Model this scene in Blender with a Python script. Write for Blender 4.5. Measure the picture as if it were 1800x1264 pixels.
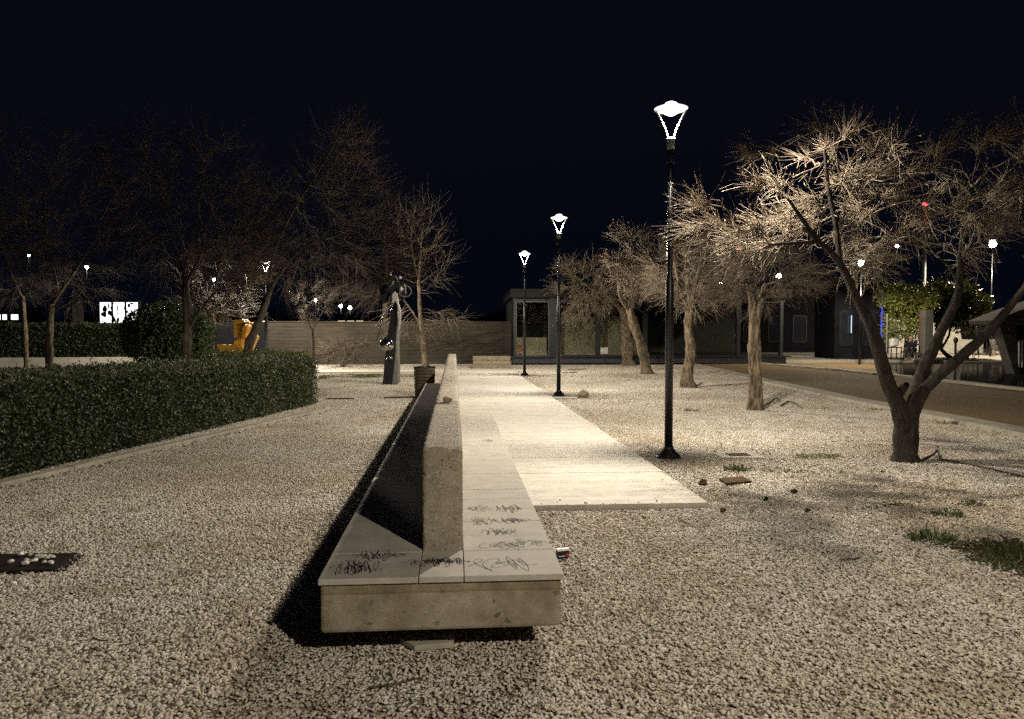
import bpy, math, random
import numpy as np
from mathutils import Vector, Matrix
for _o in list(bpy.data.objects): bpy.data.objects.remove(_o)
S = bpy.context.scene
COL = S.collection
R = math.radians
# ------------------------------------------------------------------ camera
FPX, HOR, VPX, EYE = 1350.0, 582.0, 799.0, 1.6
YAW = math.atan((900 - VPX) / FPX)
PIT = math.atan((632 - HOR) / FPX)
cam_d = bpy.data.cameras.new('camera'); cam = bpy.data.objects.new('camera', cam_d); COL.objects.link(cam)
cam.location = (0, 0, EYE); cam.rotation_euler = (R(90) - PIT, 0, -YAW)
cam_d.sensor_width = 36.0; cam_d.sensor_fit = 'HORIZONTAL'; cam_d.lens = FPX / 1800 * 36
cam_d.clip_start = 0.05; cam_d.clip_end = 2000
S.camera = cam
# ------------------------------------------------------------------ night sky
W = bpy.data.worlds.new('World'); S.world = W; W.use_nodes = True
nt = W.node_tree; nt.nodes.clear()
sky = nt.nodes.new('ShaderNodeTexSky'); sky.sky_type = 'NISHITA'; sky.sun_disc = False
sky.sun_elevation = R(-4.0); sky.sun_rotation = R(-150)
tint = nt.nodes.new('ShaderNodeMix'); tint.data_type = 'RGBA'; tint.blend_type = 'MULTIPLY'; tint.inputs[0].default_value = 1
tint.inputs[7].default_value = (0.62, 0.62, 1.0, 1)
addn = nt.nodes.new('ShaderNodeMix'); addn.data_type = 'RGBA'; addn.blend_type = 'ADD'; addn.inputs[0].default_value = 1
addn.inputs[7].default_value = (0.016, 0.022, 0.054, 1)
bg = nt.nodes.new('ShaderNodeBackground'); bg.inputs[1].default_value = 0.09
wo = nt.nodes.new('ShaderNodeOutputWorld')
nt.links.new(sky.outputs[0], tint.inputs[6]); nt.links.new(tint.outputs[2], addn.inputs[6])
nt.links.new(addn.outputs[2], bg.inputs[0]); nt.links.new(bg.outputs[0], wo.inputs[0])
S.view_settings.view_transform = 'Standard'; S.view_settings.look = 'None'
S.view_settings.exposure = 0.0; S.view_settings.gamma = 1
S.view_settings.use_curve_mapping = False
S.cycles.use_denoising = False
S.cycles.max_bounces = 6; S.cycles.diffuse_bounces = 3; S.cycles.glossy_bounces = 3
S.cycles.transparent_max_bounces = 8
S.cycles.sample_clamp_indirect = 4.0
LAMP_W = 1650.0
LAMP_COL = (1.0, 0.90, 0.735)
# ------------------------------------------------------------------ pixel rays -> world
ca, sa, cp, sp = math.cos(YAW), math.sin(YAW), math.cos(PIT), math.sin(PIT)
RV = Vector((ca, -sa, 0)); FH = Vector((sa, ca, 0))
FV = Vector((sa * cp, ca * cp, -sp)); UV = Vector((sa * sp, ca * sp, cp))
def ray(x, y): return FV + RV * ((x - 900) / FPX) + UV * ((632 - y) / FPX)
def G(x, y, z=0.0):
    d = ray(x, y); t = (z - EYE) / d.z
    return Vector((d.x * t, d.y * t, z))
def P(x, y, D):
    d = ray(x, y); t = D / d.dot(FH)
    return Vector((d.x * t, d.y * t, EYE + d.z * t))
# ------------------------------------------------------------------ object helpers
def tag(o, label=None, cat=None, group=None, kind=None):
    if label: o['label'] = label
    if cat: o['category'] = cat
    if group: o['group'] = group
    if kind: o['kind'] = kind
    return o
def empty(name, loc, label, cat, group=None, rz=0.0):
    o = bpy.data.objects.new(name, None); COL.objects.link(o)
    o.location = loc; o.rotation_euler = (0, 0, rz); o.empty_display_size = .1
    return tag(o, label, cat, group)
def copy_tree(o, parent=None):
    c = o.copy(); COL.objects.link(c)
    if parent is not None: c.parent = parent
    for ch in list(o.children): copy_tree(ch, c)
    return c
class MB:
    def __init__(s): s.v = []; s.f = []
    def add(s, vs, fs):
        n = len(s.v); s.v.extend([tuple(v) for v in vs]); s.f.extend([tuple(i + n for i in f) for f in fs]); return s
    def box(s, x0, x1, y0, y1, z0, z1, M=None):
        vs = [Vector(p) for p in ((x0,y0,z0),(x1,y0,z0),(x1,y1,z0),(x0,y1,z0),(x0,y0,z1),(x1,y0,z1),(x1,y1,z1),(x0,y1,z1))]
        if M: vs = [M @ v for v in vs]
        return s.add(vs, [(3,2,1,0),(4,5,6,7),(0,1,5,4),(1,2,6,5),(2,3,7,6),(3,0,4,7)])
    def prism(s, pts, z0, z1, M=None):
        n = len(pts); vs = [Vector((p[0], p[1], z0)) for p in pts] + [Vector((p[0], p[1], z1)) for p in pts]
        if M: vs = [M @ v for v in vs]
        return s.add(vs, [tuple(range(n))[::-1], tuple(range(n, 2*n))] + [(i, (i+1) % n, (i+1) % n + n, i + n) for i in range(n)])
    def lathe(s, prof, n=20, M=None, cap=True):
        vs = []; fs = []
        for r, z in prof:
            for k in range(n):
                a = 2 * math.pi * k / n; v = Vector((r * math.cos(a), r * math.sin(a), z)); vs.append(M @ v if M else v)
        for i in range(len(prof) - 1):
            for k in range(n): fs.append((i*n+k, i*n+(k+1) % n, (i+1)*n+(k+1) % n, (i+1)*n+k))
        if cap: fs.append(tuple(range(n))[::-1]); fs.append(tuple((len(prof)-1)*n+k for k in range(n)))
        return s.add(vs, fs)
    def tube(s, pts, rad, n=8, cap=True, rnd=None, wob=0.0):
        pts = [Vector(p) for p in pts]; m = len(pts)
        if not hasattr(rad, '__len__'): rad = [rad] * m
        vs = []; fs = []; up = None
        for i, p in enumerate(pts):
            t = (pts[min(i+1, m-1)] - pts[max(i-1, 0)]).normalized()
            if up is None:
                up = Vector((0, 0, 1)) if abs(t.z) < .9 else Vector((1, 0, 0))
            a = t.cross(up)
            if a.length < 1e-5: a = t.cross(Vector((0, 1, 0)))
            a.normalize(); b = a.cross(t).normalized(); up = b
            for k in range(n):
                th = 2 * math.pi * k / n; r = rad[i]
                if rnd: r *= 1 + wob * (math.sin(3*th + i*.25) * .5 + math.sin(5*th - i*.4) * .3 + rnd.uniform(-.5, .5))
                vs.append(p + a * (r * math.cos(th)) + b * (r * math.sin(th)))
        for i in range(m - 1):
            for k in range(n): fs.append((i*n+k, i*n+(k+1) % n, (i+1)*n+(k+1) % n, (i+1)*n+k))
        if cap: fs.append(tuple(range(n))[::-1]); fs.append(tuple((m-1)*n+k for k in range(n)))
        return s.add(vs, fs)
    def build(s, name, mat, parent=None, smooth=False, bevel=0.0, local=None):
        me = bpy.data.meshes.new(name)
        vs = s.v
        if local is not None: vs = [(Vector(v) - local) for v in vs]
        me.from_pydata([tuple(v) for v in vs], [], s.f); me.update()
        if mat: me.materials.append(mat)
        o = bpy.data.objects.new(name, me); COL.objects.link(o)
        if smooth: me.shade_smooth()
        if bevel:
            b = o.modifiers.new('b', 'BEVEL'); b.width = bevel; b.segments = 2; b.limit_method = 'ANGLE'; b.angle_limit = R(40)
        if parent is not None: o.parent = parent
        return o
def npmesh(name, V, Q, mat, parent=None, smooth=False):
    """V (n,3) float array, Q (m,k) int array"""
    me = bpy.data.meshes.new(name)
    k = Q.shape[1]
    me.vertices.add(len(V)); me.vertices.foreach_set('co', np.asarray(V, dtype=np.float32).ravel())
    me.loops.add(Q.size); me.loops.foreach_set('vertex_index', Q.astype(np.int32).ravel())
    me.polygons.add(len(Q)); me.polygons.foreach_set('loop_start', np.arange(0, Q.size, k, dtype=np.int32))
    me.polygons.foreach_set('loop_total', np.full(len(Q), k, dtype=np.int32))
    me.update(calc_edges=True); me.validate()
    if mat: me.materials.append(mat)
    if smooth: me.shade_smooth()
    o = bpy.data.objects.new(name, me); COL.objects.link(o)
    if parent is not None: o.parent = parent
    return o
# ------------------------------------------------------------------ materials
class NT:
    def __init__(s, name):
        s.m = bpy.data.materials.new(name); s.m.use_nodes = True; s.t = s.m.node_tree; s.n = s.t.nodes
        s.b = s.n['Principled BSDF']; s.out = s.n['Material Output']
        s.co = s.n.new('ShaderNodeTexCoord').outputs['Object']
        s.geo = s.n.new('ShaderNodeNewGeometry')
    def link(s, a, b): s.t.links.new(a, b)
    def noise(s, scale, detail=4, rough=.55, stretch=None, pos=None):
        n = s.n.new('ShaderNodeTexNoise'); n.inputs['Scale'].default_value = scale
        n.inputs['Detail'].default_value = detail; n.inputs['Roughness'].default_value = rough
        src = pos if pos is not None else s.geo.outputs['Position']
        if stretch:
            mp = s.n.new('ShaderNodeMapping'); mp.inputs['Scale'].default_value = stretch
            s.link(src, mp.inputs[0]); src = mp.outputs[0]
        s.link(src, n.inputs['Vector']); return n.outputs['Fac']
    def voro(s, scale, feature='F1', out='Distance'):
        n = s.n.new('ShaderNodeTexVoronoi'); n.feature = feature; n.inputs['Scale'].default_value = scale
        s.link(s.geo.outputs['Position'], n.inputs['Vector']); return n.outputs[out]
    def ramp(s, fac, stops):
        r = s.n.new('ShaderNodeValToRGB'); s.link(fac, r.inputs[0]); e = r.color_ramp.elements
        while len(e) < len(stops): e.new(.5)
        for el, (p, c) in zip(e, stops):
            el.position = p; el.color = (*c, 1) if hasattr(c, '__len__') else (c, c, c, 1)
        return r.outputs[0]
    def mix(s, fac, a, b, mode='MIX'):
        n = s.n.new('ShaderNodeMix'); n.data_type = 'RGBA'; n.blend_type = mode
        if isinstance(fac, float): n.inputs[0].default_value = fac
        else: s.link(fac, n.inputs[0])
        for v, i in ((a, 6), (b, 7)):
            if hasattr(v, 'links'): s.link(v, n.inputs[i])
            else: n.inputs[i].default_value = (*v, 1)
        return n.outputs[2]
    def bump(s, h, strength=.3, dist=.01):
        b = s.n.new('ShaderNodeBump'); b.inputs['Strength'].default_value = strength; b.inputs['Distance'].default_value = dist
        s.link(h, b.inputs['Height']); s.link(b.outputs[0], s.b.inputs['Normal']); return b
    def set(s, col=None, rough=None, metal=None):
        if col is not None:
            if hasattr(col, 'links'): s.link(col, s.b.inputs['Base Color'])
            else: s.b.inputs['Base Color'].default_value = (*col, 1)
        if rough is not None: s.b.inputs['Roughness'].default_value = rough
        if metal is not None: s.b.inputs['Metallic'].default_value = metal
        return s.m
def simple(name, col, rough=.6, metal=0.0, var=.25, scale=6, bump=.15, bscale=60):
    t = NT(name); c2 = tuple(c * (1 - var) for c in col); c3 = tuple(min(1, c * (1 + var * .6)) for c in col)
    f = t.noise(scale, 5)
    t.set(t.ramp(f, [(.3, c2), (.7, c3)]), rough, metal)
    if bump: t.bump(t.noise(bscale, 3), bump, .01)
    if rough >= .7: t.b.inputs['Specular IOR Level'].default_value = .06
    return t.m
def emis(name, col, strength):
    t = NT(name); t.set((0.02, 0.02, 0.02), .5)
    t.b.inputs['Emission Color'].default_value = (*col, 1); t.b.inputs['Emission Strength'].default_value = strength
    return t.m
def mk_stone():
    t = NT('marble_chips')
    rnd = t.geo.outputs['Random Per Island']
    c = t.ramp(rnd, [(0, (.20, .16, .11)), (.07, (.38, .33, .26)), (.25, (.53, .48, .405)), (.65, (.63, .585, .51)), (1, (.74, .71, .65))])
    big = t.ramp(t.noise(.55, 4), [(.34, (.78, .73, .65)), (.60, (1, 1, 1))])
    c = t.mix(1.0, c, big, 'MULTIPLY')
    dust = t.ramp(t.noise(3.0, 4), [(.56, 0), (.74, 1)])
    c = t.mix(dust, c, (.33, .27, .19))
    m = t.set(c, .75); t.bump(t.noise(160, 2), .25, .003); return m
M_STONE = mk_stone()
def mk_soil():
    t = NT('gravel_bed'); f = t.noise(40, 4)
    t.set(t.ramp(f, [(.3, (.15, .12, .085)), (.7, (.32, .26, .19))]), .95); t.bump(t.noise(90, 3), .6, .02); return t.m
M_SOIL = mk_soil()
def mk_concrete(name, a, b, pit=True, streak=None):
    t = NT(name)
    c = t.ramp(t.noise(7, 6, .65), [(.3, a), (.7, b)])
    if pit:
        v = t.ramp(t.voro(75), [(.0, .22), (.30, 1)])
        g = t.ramp(t.noise(20, 3), [(.44, 0), (.56, 1)])
        c = t.mix(g, c, t.mix(1.0, c, v, 'MULTIPLY'))
        sp_ = t.ramp(t.voro(125, out='Color'), [(.80, 0), (.86, .6)])
        c = t.mix(sp_, c, (.60, .55, .46))
        sp_ = t.ramp(t.voro(95, out='Color'), [(.84, 0), (.88, .65)])
        c = t.mix(sp_, c, (.08, .06, .04))
        t.bump(t.noise(110, 5, .75), .9, .012)
    else:
        t.bump(t.noise(150, 4), .25, .002)
    if streak:
        s_ = t.ramp(t.noise(1, 5, .6, stretch=streak), [(.35, .78), (.58, 1)])
        c = t.mix(1.0, c, s_, 'MULTIPLY')
    m = t.set(c, .8); return m
M_CONC = mk_concrete('rough_concrete', (.22, .185, .135), (.40, .345, .265))
M_WALLC = mk_concrete('aggregate_concrete', (.24, .20, .145), (.44, .38, .29))
M_MARBLE = mk_concrete('marble_seat', (.34, .31, .265), (.46, .425, .37), False)
M_PATH = mk_concrete('travertine_path', (.43, .40, .34), (.62, .58, .50), False, (.9, 11, 1))
M_KERB = mk_concrete('kerb_stone', (.30, .27, .21), (.46, .42, .34), False, (2, 2, 2))
M_STEP = mk_concrete('step_concrete', (.20, .165, .11), (.32, .27, .19), True)
M_ROAD = simple('brown_asphalt', (.20, .145, .085), .85, var=.4, scale=30, bump=.5, bscale=120)
M_BLACK = simple('black_paint', (.012, .013, .016), .32, var=.2, bump=.05)
M_ALU = simple('grey_metal', (.42, .42, .42), .4, .6, var=.1, bump=.05)
M_BARK = None
def mk_bark(name, a, b):
    t = NT(name)
    f = t.noise(1, 6, .7, stretch=(22, 22, 4.5))
    c = t.ramp(f, [(.38, a), (.58, b)]); c = t.mix(1.0, c, t.ramp(t.noise(5, 4, .7), [(.35, .55), (.6, 1)]), 'MULTIPLY')
    t.set(c, .9); t.bump(f, 1.0, .05); return t.m
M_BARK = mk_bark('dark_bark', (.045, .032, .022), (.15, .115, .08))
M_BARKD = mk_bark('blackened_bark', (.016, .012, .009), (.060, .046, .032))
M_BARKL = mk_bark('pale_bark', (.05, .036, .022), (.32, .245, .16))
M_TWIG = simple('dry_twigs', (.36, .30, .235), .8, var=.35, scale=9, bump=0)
M_TWIGD = simple('dark_twigs', (.13, .10, .075), .85, var=.35, scale=9, bump=0)
def mk_leaf(name, cols, rough=.4, trans=.0):
    t = NT(name); rnd = t.geo.outputs['Random Per Island']
    n = len(cols); t.set(t.ramp(rnd, [(i / (n - 1), c) for i, c in enumerate(cols)]), rough); return t.m
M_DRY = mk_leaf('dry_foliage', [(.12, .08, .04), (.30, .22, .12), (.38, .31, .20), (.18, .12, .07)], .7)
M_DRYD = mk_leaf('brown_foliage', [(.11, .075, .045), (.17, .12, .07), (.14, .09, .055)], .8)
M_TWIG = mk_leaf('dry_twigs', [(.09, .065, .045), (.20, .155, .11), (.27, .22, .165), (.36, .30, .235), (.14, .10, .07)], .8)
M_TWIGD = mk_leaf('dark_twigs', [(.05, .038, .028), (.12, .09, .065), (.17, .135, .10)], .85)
M_HEDGE = mk_leaf('hedge_leaves', [(.030, .042, .018), (.060, .078, .032), (.10, .115, .05), (.065, .07, .035)], .5)
M_HEDGE2 = mk_leaf('yellowgreen_leaves', [(.07, .085, .022), (.13, .14, .04), (.17, .17, .055)], .45)
M_BALL = mk_leaf('shrub_leaves', [(.05, .08, .035), (.11, .15, .06), (.20, .24, .12)], .42)
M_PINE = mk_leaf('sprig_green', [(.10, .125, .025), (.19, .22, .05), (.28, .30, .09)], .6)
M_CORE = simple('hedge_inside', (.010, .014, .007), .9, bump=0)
M_GRASS = mk_leaf('grass_blades', [(.08, .10, .02), (.16, .17, .04), (.26, .22, .09)], .6)
M_WEED = mk_leaf('weed_leaves', [(.05, .08, .02), (.09, .12, .03), (.12, .11, .05)], .5)
M_DARKSOIL = simple('damp_soil', (.040, .034, .016), .95, var=.4, scale=8, bump=.8, bscale=50)
M_MOSS = simple('moss', (.055, .060, .016), .95, var=.5, scale=14, bump=.8, bscale=80)
M_YEL = None
t = NT('yellow_paint'); c = t.mix(t.ramp(t.noise(8, 5), [(.5, 0), (.66, .7)]), (.72, .40, .04), (.30, .15, .03)); M_YEL = t.set(c, .55); t.bump(t.noise(40, 3), .2, .01)
M_WHITE = simple('white_paint', (.75, .74, .70), .6, var=.12, bump=.1)
M_INK = simple('marker_ink', (.03, .028, .03), .7, var=.3, bump=0)
M_INKF = simple('faded_ink', (.225, .205, .185), .75, var=.3, scale=20, bump=0)
M_RUST = simple('rusty_iron', (.10, .065, .04), .8, .3, var=.4, scale=20, bump=.4)
M_WOODD = simple('weathered_wood', (.13, .10, .07), .8, var=.4, scale=16, bump=.4)
M_GLOW = emis('lamp_glow', (1.0, .95, .86), 60)
M_DIFF = emis('lamp_diffuser', (1.0, .94, .84), 9)
M_CANOPY = emis('glowing_canopy', (1.0, .95, .86), 1.6)
M_FARGLOW = emis('far_lamp_glow', (1.0, .97, .90), 60)
M_REDGLOW = emis('red_light', (1.0, .02, .04), 30)
M_SCREEN = emis('lit_panel', (.93, .97, 1.0), 2.2)
M_WARMWIN = emis('warm_window', (1.0, .80, .50), 1.6)
M_BLUEGLOW = emis('blue_tube', (.02, .05, 1.0), 1.2)
# ------------------------------------------------------------------ the ground
def structure(o): o['kind'] = 'structure'; return o
nG = 60
structure(MB().add([(-260, -40, 0), (300, -40, 0), (300, 600, 0), (-260, 600, 0)], [(0, 1, 2, 3)]).build('ground', M_SOIL))
rng = np.random.default_rng(7)
def stone_tile(name, size, n, smin, smax, seed):
    r = np.random.default_rng(seed)
    t_ = (1 + 5 ** .5) / 2
    ico = np.array([(-1,t_,0),(1,t_,0),(-1,-t_,0),(1,-t_,0),(0,-1,t_),(0,1,t_),(0,-1,-t_),(0,1,-t_),(t_,0,-1),(t_,0,1),(-t_,0,-1),(-t_,0,1)]) / 1.9
    F = np.array([(0,11,5),(0,5,1),(0,1,7),(0,7,10),(0,10,11),(1,5,9),(5,11,4),(11,10,2),(10,7,6),(7,1,8),(3,9,4),(3,4,2),(3,2,6),(3,6,8),(3,8,9),(4,9,5),(2,4,11),(6,2,10),(8,6,7),(9,8,1)])
    c = np.empty((n, 3)); c[:, 0] = r.uniform(-size/2, size/2, n); c[:, 1] = r.uniform(-size/2, size/2, n)
    rad = r.uniform(smin, smax, n) * np.where(r.random(n) < .08, 1.5, 1)
    c[:, 2] = r.uniform(.005, .017, n)
    ax = np.stack([rad * r.uniform(.85, 1.35, n), rad * r.uniform(.6, 1.0, n), rad * r.uniform(.32, .55, n)], 1)
    v = ico[None] * (1 + r.uniform(-.24, .24, (n, 12, 1))) * ax[:, None, :]
    # random rotation: small tilt then yaw
    a = r.uniform(0, 6.283, n); b = r.normal(0, .30, n); g = r.normal(0, .30, n)
    def rot(axis, th):
        M = np.zeros((n, 3, 3)); cth, sth = np.cos(th), np.sin(th); i, j = [(1, 2), (2, 0), (0, 1)][axis]
        M[:, axis, axis] = 1; M[:, i, i] = cth; M[:, j, j] = cth; M[:, i, j] = -sth; M[:, j, i] = sth; return M
    Rm = rot(2, a) @ rot(0, b) @ rot(1, g)
    v = np.einsum('nij,nkj->nki', Rm, v) + c[:, None, :]
    Q = (F[None] + (np.arange(n) * 12)[:, None, None]).reshape(-1, 3)
    o = npmesh(name, v.reshape(-1, 3), Q, M_STONE)
    COL.objects.unlink(o); return o
T = 2.0
tiles = [stone_tile('stone_tile_%s' % 'abc'[k], T, 19000, .0066, .0118, 50 + k) for k in range(3)]
def visible_tile(x, y):
    p = Vector((x, y, 0)); d = p.dot(FH); l = p.dot(RV)
    return d > 1.6 and abs(l) < d * .72 + 2.6
pts = []
for ix in range(-13, 6):
    for iy in range(0, 18):
        x, y = ix * T + T/2 + 0.0, iy * T + T/2 + 1.0
        if not visible_tile(x, y): continue
        if x < -9.5 and y > 9: continue
        pts.append((x, y, 0))
me = bpy.data.meshes.new('gravel'); me.from_pydata(pts, [], [])
gravel = bpy.data.objects.new('gravel', me); COL.objects.link(gravel)
tag(gravel, 'pale marble chip gravel spread over the whole park ground', 'gravel', kind='stuff')
me.materials.append(M_STONE)
gt = bpy.data.node_groups.new('gravel_scatter', 'GeometryNodeTree')
gt.interface.new_socket('Geometry', in_out='INPUT', socket_type='NodeSocketGeometry')
gt.interface.new_socket('Geometry', in_out='OUTPUT', socket_type='NodeSocketGeometry')
gi = gt.nodes.new('NodeGroupInput'); go = gt.nodes.new('NodeGroupOutput')
m2p = gt.nodes.new('GeometryNodeMeshToPoints'); iop = gt.nodes.new('GeometryNodeInstanceOnPoints')
g2i = gt.nodes.new('GeometryNodeGeometryToInstance')
for o in tiles:
    oi = gt.nodes.new('GeometryNodeObjectInfo'); oi.inputs['Object'].default_value = o
    gt.links.new(oi.outputs['Geometry'], g2i.inputs[0])
iop.inputs['Pick Instance'].default_value = True
rv = gt.nodes.new('FunctionNodeRandomValue'); rv.data_type = 'INT'
rv.inputs['Min'].default_value if 0 else None
ints = [i for i in rv.inputs if i.type == 'INT' and i.name in ('Min', 'Max')]
ints[0].default_value = 0; ints[1].default_value = 2
rv2 = gt.nodes.new('FunctionNodeRandomValue'); rv2.data_type = 'INT'
i2 = [i for i in rv2.inputs if i.type == 'INT' and i.name in ('Min', 'Max')]; i2[0].default_value = 0; i2[1].default_value = 3
for i in rv2.inputs:
    if i.name == 'Seed': i.default_value = 5
io = [o for o in rv.outputs if o.type == 'INT'][0]; io2 = [o for o in rv2.outputs if o.type == 'INT'][0]
gt.links.new(io, iop.inputs['Instance Index'])
mul = gt.nodes.new('ShaderNodeMath'); mul.operation = 'MULTIPLY'; mul.inputs[1].default_value = math.pi / 2
cmb = gt.nodes.new('ShaderNodeCombineXYZ')
gt.links.new(io2, mul.inputs[0]); gt.links.new(mul.outputs[0], cmb.inputs[2]); gt.links.new(cmb.outputs[0], iop.inputs['Rotation'])
gt.links.new(gi.outputs[0], m2p.inputs[0]); gt.links.new(m2p.outputs[0], iop.inputs['Points'])
gt.links.new(g2i.outputs[0], iop.inputs['Instance']); gt.links.new(iop.outputs[0], go.inputs[0])
mod = gravel.modifiers.new('scatter', 'NODES'); mod.node_group = gt
# ------------------------------------------------------------------ path, cross path, road, kerbs, pool
PT = .062
rp = random.Random(3)
mb = MB(); y = G(1080, 886, PT).y; x0p, x1p = .03, 2.27
ystart = y
while y < 29.2:
    L = 1.02 if rp.random() < .6 else .51
    mb.box(x0p if y > 3 else .55, x1p + rp.uniform(-.01, .01), y, y + L - .010, -.02, PT + rp.uniform(-.002, .002)); y += L
structure(mb.build('path', M_PATH, bevel=.004))
mb = MB()
for (xa, xb, ya, yb) in ((-26, 2.6, 29.4, 31.6),):
    x = xa
    while x < xb: mb.box(x, min(x + 1.2, xb) - .006, ya, yb, -.02, .055); x += 1.2
structure(mb.build('cross_path', M_PATH, bevel=.004))
def strip(name, line, width, z0, z1, mat, bev=.01):
    """line: list of (x,y); width to the right (+x side)"""
    mb = MB(); n = len(line)
    for i in range(n - 1):
        (xa, ya), (xb, yb) = line[i], line[i+1]
        mb.prism([(xa, ya), (xa + width, ya), (xb + width, yb), (xb, yb)], z0, z1)
    return structure(mb.build(name, mat, bevel=bev))
def subdiv(line, L, gap=0.006):
    out = []
    for (a, b) in zip(line[:-1], line[1:]):
        d = math.hypot(b[0]-a[0], b[1]-a[1]); k = max(1, round(d / L))
        for i in range(k):
            t0 = i / k + gap / d; t1 = (i + 1) / k
            out.append(((a[0]+(b[0]-a[0])*t0, a[1]+(b[1]-a[1])*t0), (a[0]+(b[0]-a[0])*t1, a[1]+(b[1]-a[1])*t1)))
    return out
kin = [(7.9, 5.0), (8.47, 11.3), (8.75, 16.9), (9.3, 22.5), (10.7, 34.3), (11.0, 37)]
rk = random.Random(4)
mb = MB(); mb2 = MB()
for (a, b) in subdiv(kin, 1.0):
    j = rk.uniform(-.004, .004)
    mb.prism([(a[0], a[1]), (a[0]+.22, a[1]), (b[0]+.22, b[1]), (b[0], b[1])], -.05, .085 + j)
    mb2.prism([(a[0]+.225, a[1]), (a[0]+.62, a[1]), (b[0]+.62, b[1]), (b[0]+.225, b[1])], -.05, .060 + j)
structure(mb.build('kerb', M_KERB, bevel=.008)); structure(mb2.build('gutter', M_KERB, bevel=.006))
mb = MB()
for (a, b) in zip(kin[:-1], kin[1:]):
    mb.add([(a[0]+.6, a[1], .045), (15.1, a[1], .045), (15.1, b[1], .045), (b[0]+.6, b[1], .045)], [(0, 1, 2, 3)])
mb.add([(11.6, 37, .045), (40, 37, .045), (40, 39.5, .045), (11.6, 39.5, .045)], [(0,1,2,3)])
mb.add([(15.1, 24, .046), (24, 24, .046), (24, 36.0, .046), (15.1, 36.0, .046)], [(0,1,2,3)])
structure(mb.build('road', M_ROAD))
kf = [(14.75, 8), (14.8, 20), (14.9, 28.8), (13.9, 36.6), (12.6, 39)]
mb = MB()
for (a, b) in subdiv(kf, 1.0):
    mb.prism([(a[0], a[1]), (a[0]+.3, a[1]), (b[0]+.3, b[1]), (b[0], b[1])], -.05, .12 + rk.uniform(-.01, .01))
structure(mb.build('far_kerb', M_KERB, bevel=.01))
t = NT('pool_water'); t.n.remove(t.b)
df = t.n.new('ShaderNodeBsdfDiffuse'); df.inputs[0].default_value = (.022, .021, .019, 1); gs = t.n.new('ShaderNodeBsdfGlossy'); gs.inputs['Roughness'].default_value = .05
bp = t.n.new('ShaderNodeBump'); bp.inputs['Strength'].default_value = .15; bp.inputs['Distance'].default_value = .01; t.link(t.noise(4, 3), bp.inputs['Height']); t.link(bp.outputs[0], gs.inputs['Normal'])
mxs = t.n.new('ShaderNodeMixShader'); mxs.inputs[0].default_value = .14; t.link(df.outputs[0], mxs.inputs[1]); t.link(gs.outputs[0], mxs.inputs[2]); t.link(mxs.outputs[0], t.out.inputs[0]); M_WATER = t.m
structure(MB().add([(15.15, 12, .06), (60, 12, .06), (60, 36.0, .06), (20.6, 36.0, .06), (15.3, 25.0, .06)], [(0,1,2,3,4)]).build('water', M_WATER))
t = NT('bright_paving'); t.set(t.ramp(t.noise(3, 5, .6, stretch=(.6, 3, 1)), [(.3, (.26, .235, .19)), (.7, (.40, .365, .30))]), .8); M_PAV = t.m
structure(MB().box(15.2, 70, 36.0, 75, -.05, .16).build('plaza', M_PAV))
def stray(seed, n):
    r_ = np.random.default_rng(seed)
    tl = stone_tile('stray_gravel', 1.0, n, .007, .013, seed); me_ = tl.data; co = np.empty(len(me_.vertices)*3, np.float32); me_.vertices.foreach_get('co', co); co = co.reshape(-1, 12, 3)
    c_ = co.mean(1, keepdims=True); loc = co - c_
    ex = r_.exponential(.10, n); side = r_.random(n)
    x_ = np.where(side < .75, x1p - ex, r_.uniform(x0p+.1, x1p, n)); y_ = np.where(side < .88, r_.uniform(ystart, 26, n), ystart + r_.exponential(.08, n)); x_ = np.where(side >= .88, r_.uniform(.6, x1p, n), x_)
    pos = np.stack([x_, y_, np.full(n, PT+.006)], 1)[:, None, :]; co = (loc + pos).reshape(-1).astype(np.float32); me_.vertices.foreach_set('co', co); me_.update()
    COL.objects.link(tl); tag(tl, 'stray marble chips kicked onto the edge of the pale path', 'stones', kind='stuff')
stray(91, 160)
# left: kerb under the hedge
ha = G(-420, 952, .05); hb = G(0, 853, .05); hc = G(585, 717, .05)
mb = MB()
hl = [(ha.x, ha.y), (hb.x, hb.y), (hc.x, hc.y)]
hd = Vector((hc.x - hb.x, hc.y - hb.y, 0)).normalized(); hn = Vector((-hd.y, hd.x, 0))   # hn points away from the camera
for (a, b) in subdiv(hl, 1.0):
    A, B_ = Vector((*a, 0)), Vector((*b, 0)); mb.prism([(A.x, A.y), (B_.x, B_.y), (B_.x + hn.x*.13, B_.y + hn.y*.13), (A.x + hn.x*.13, A.y + hn.y*.13)], -.05, .07 + rk.uniform(-.004, .004))
structure(mb.build('hedge_kerb', M_KERB, bevel=.008))
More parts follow.
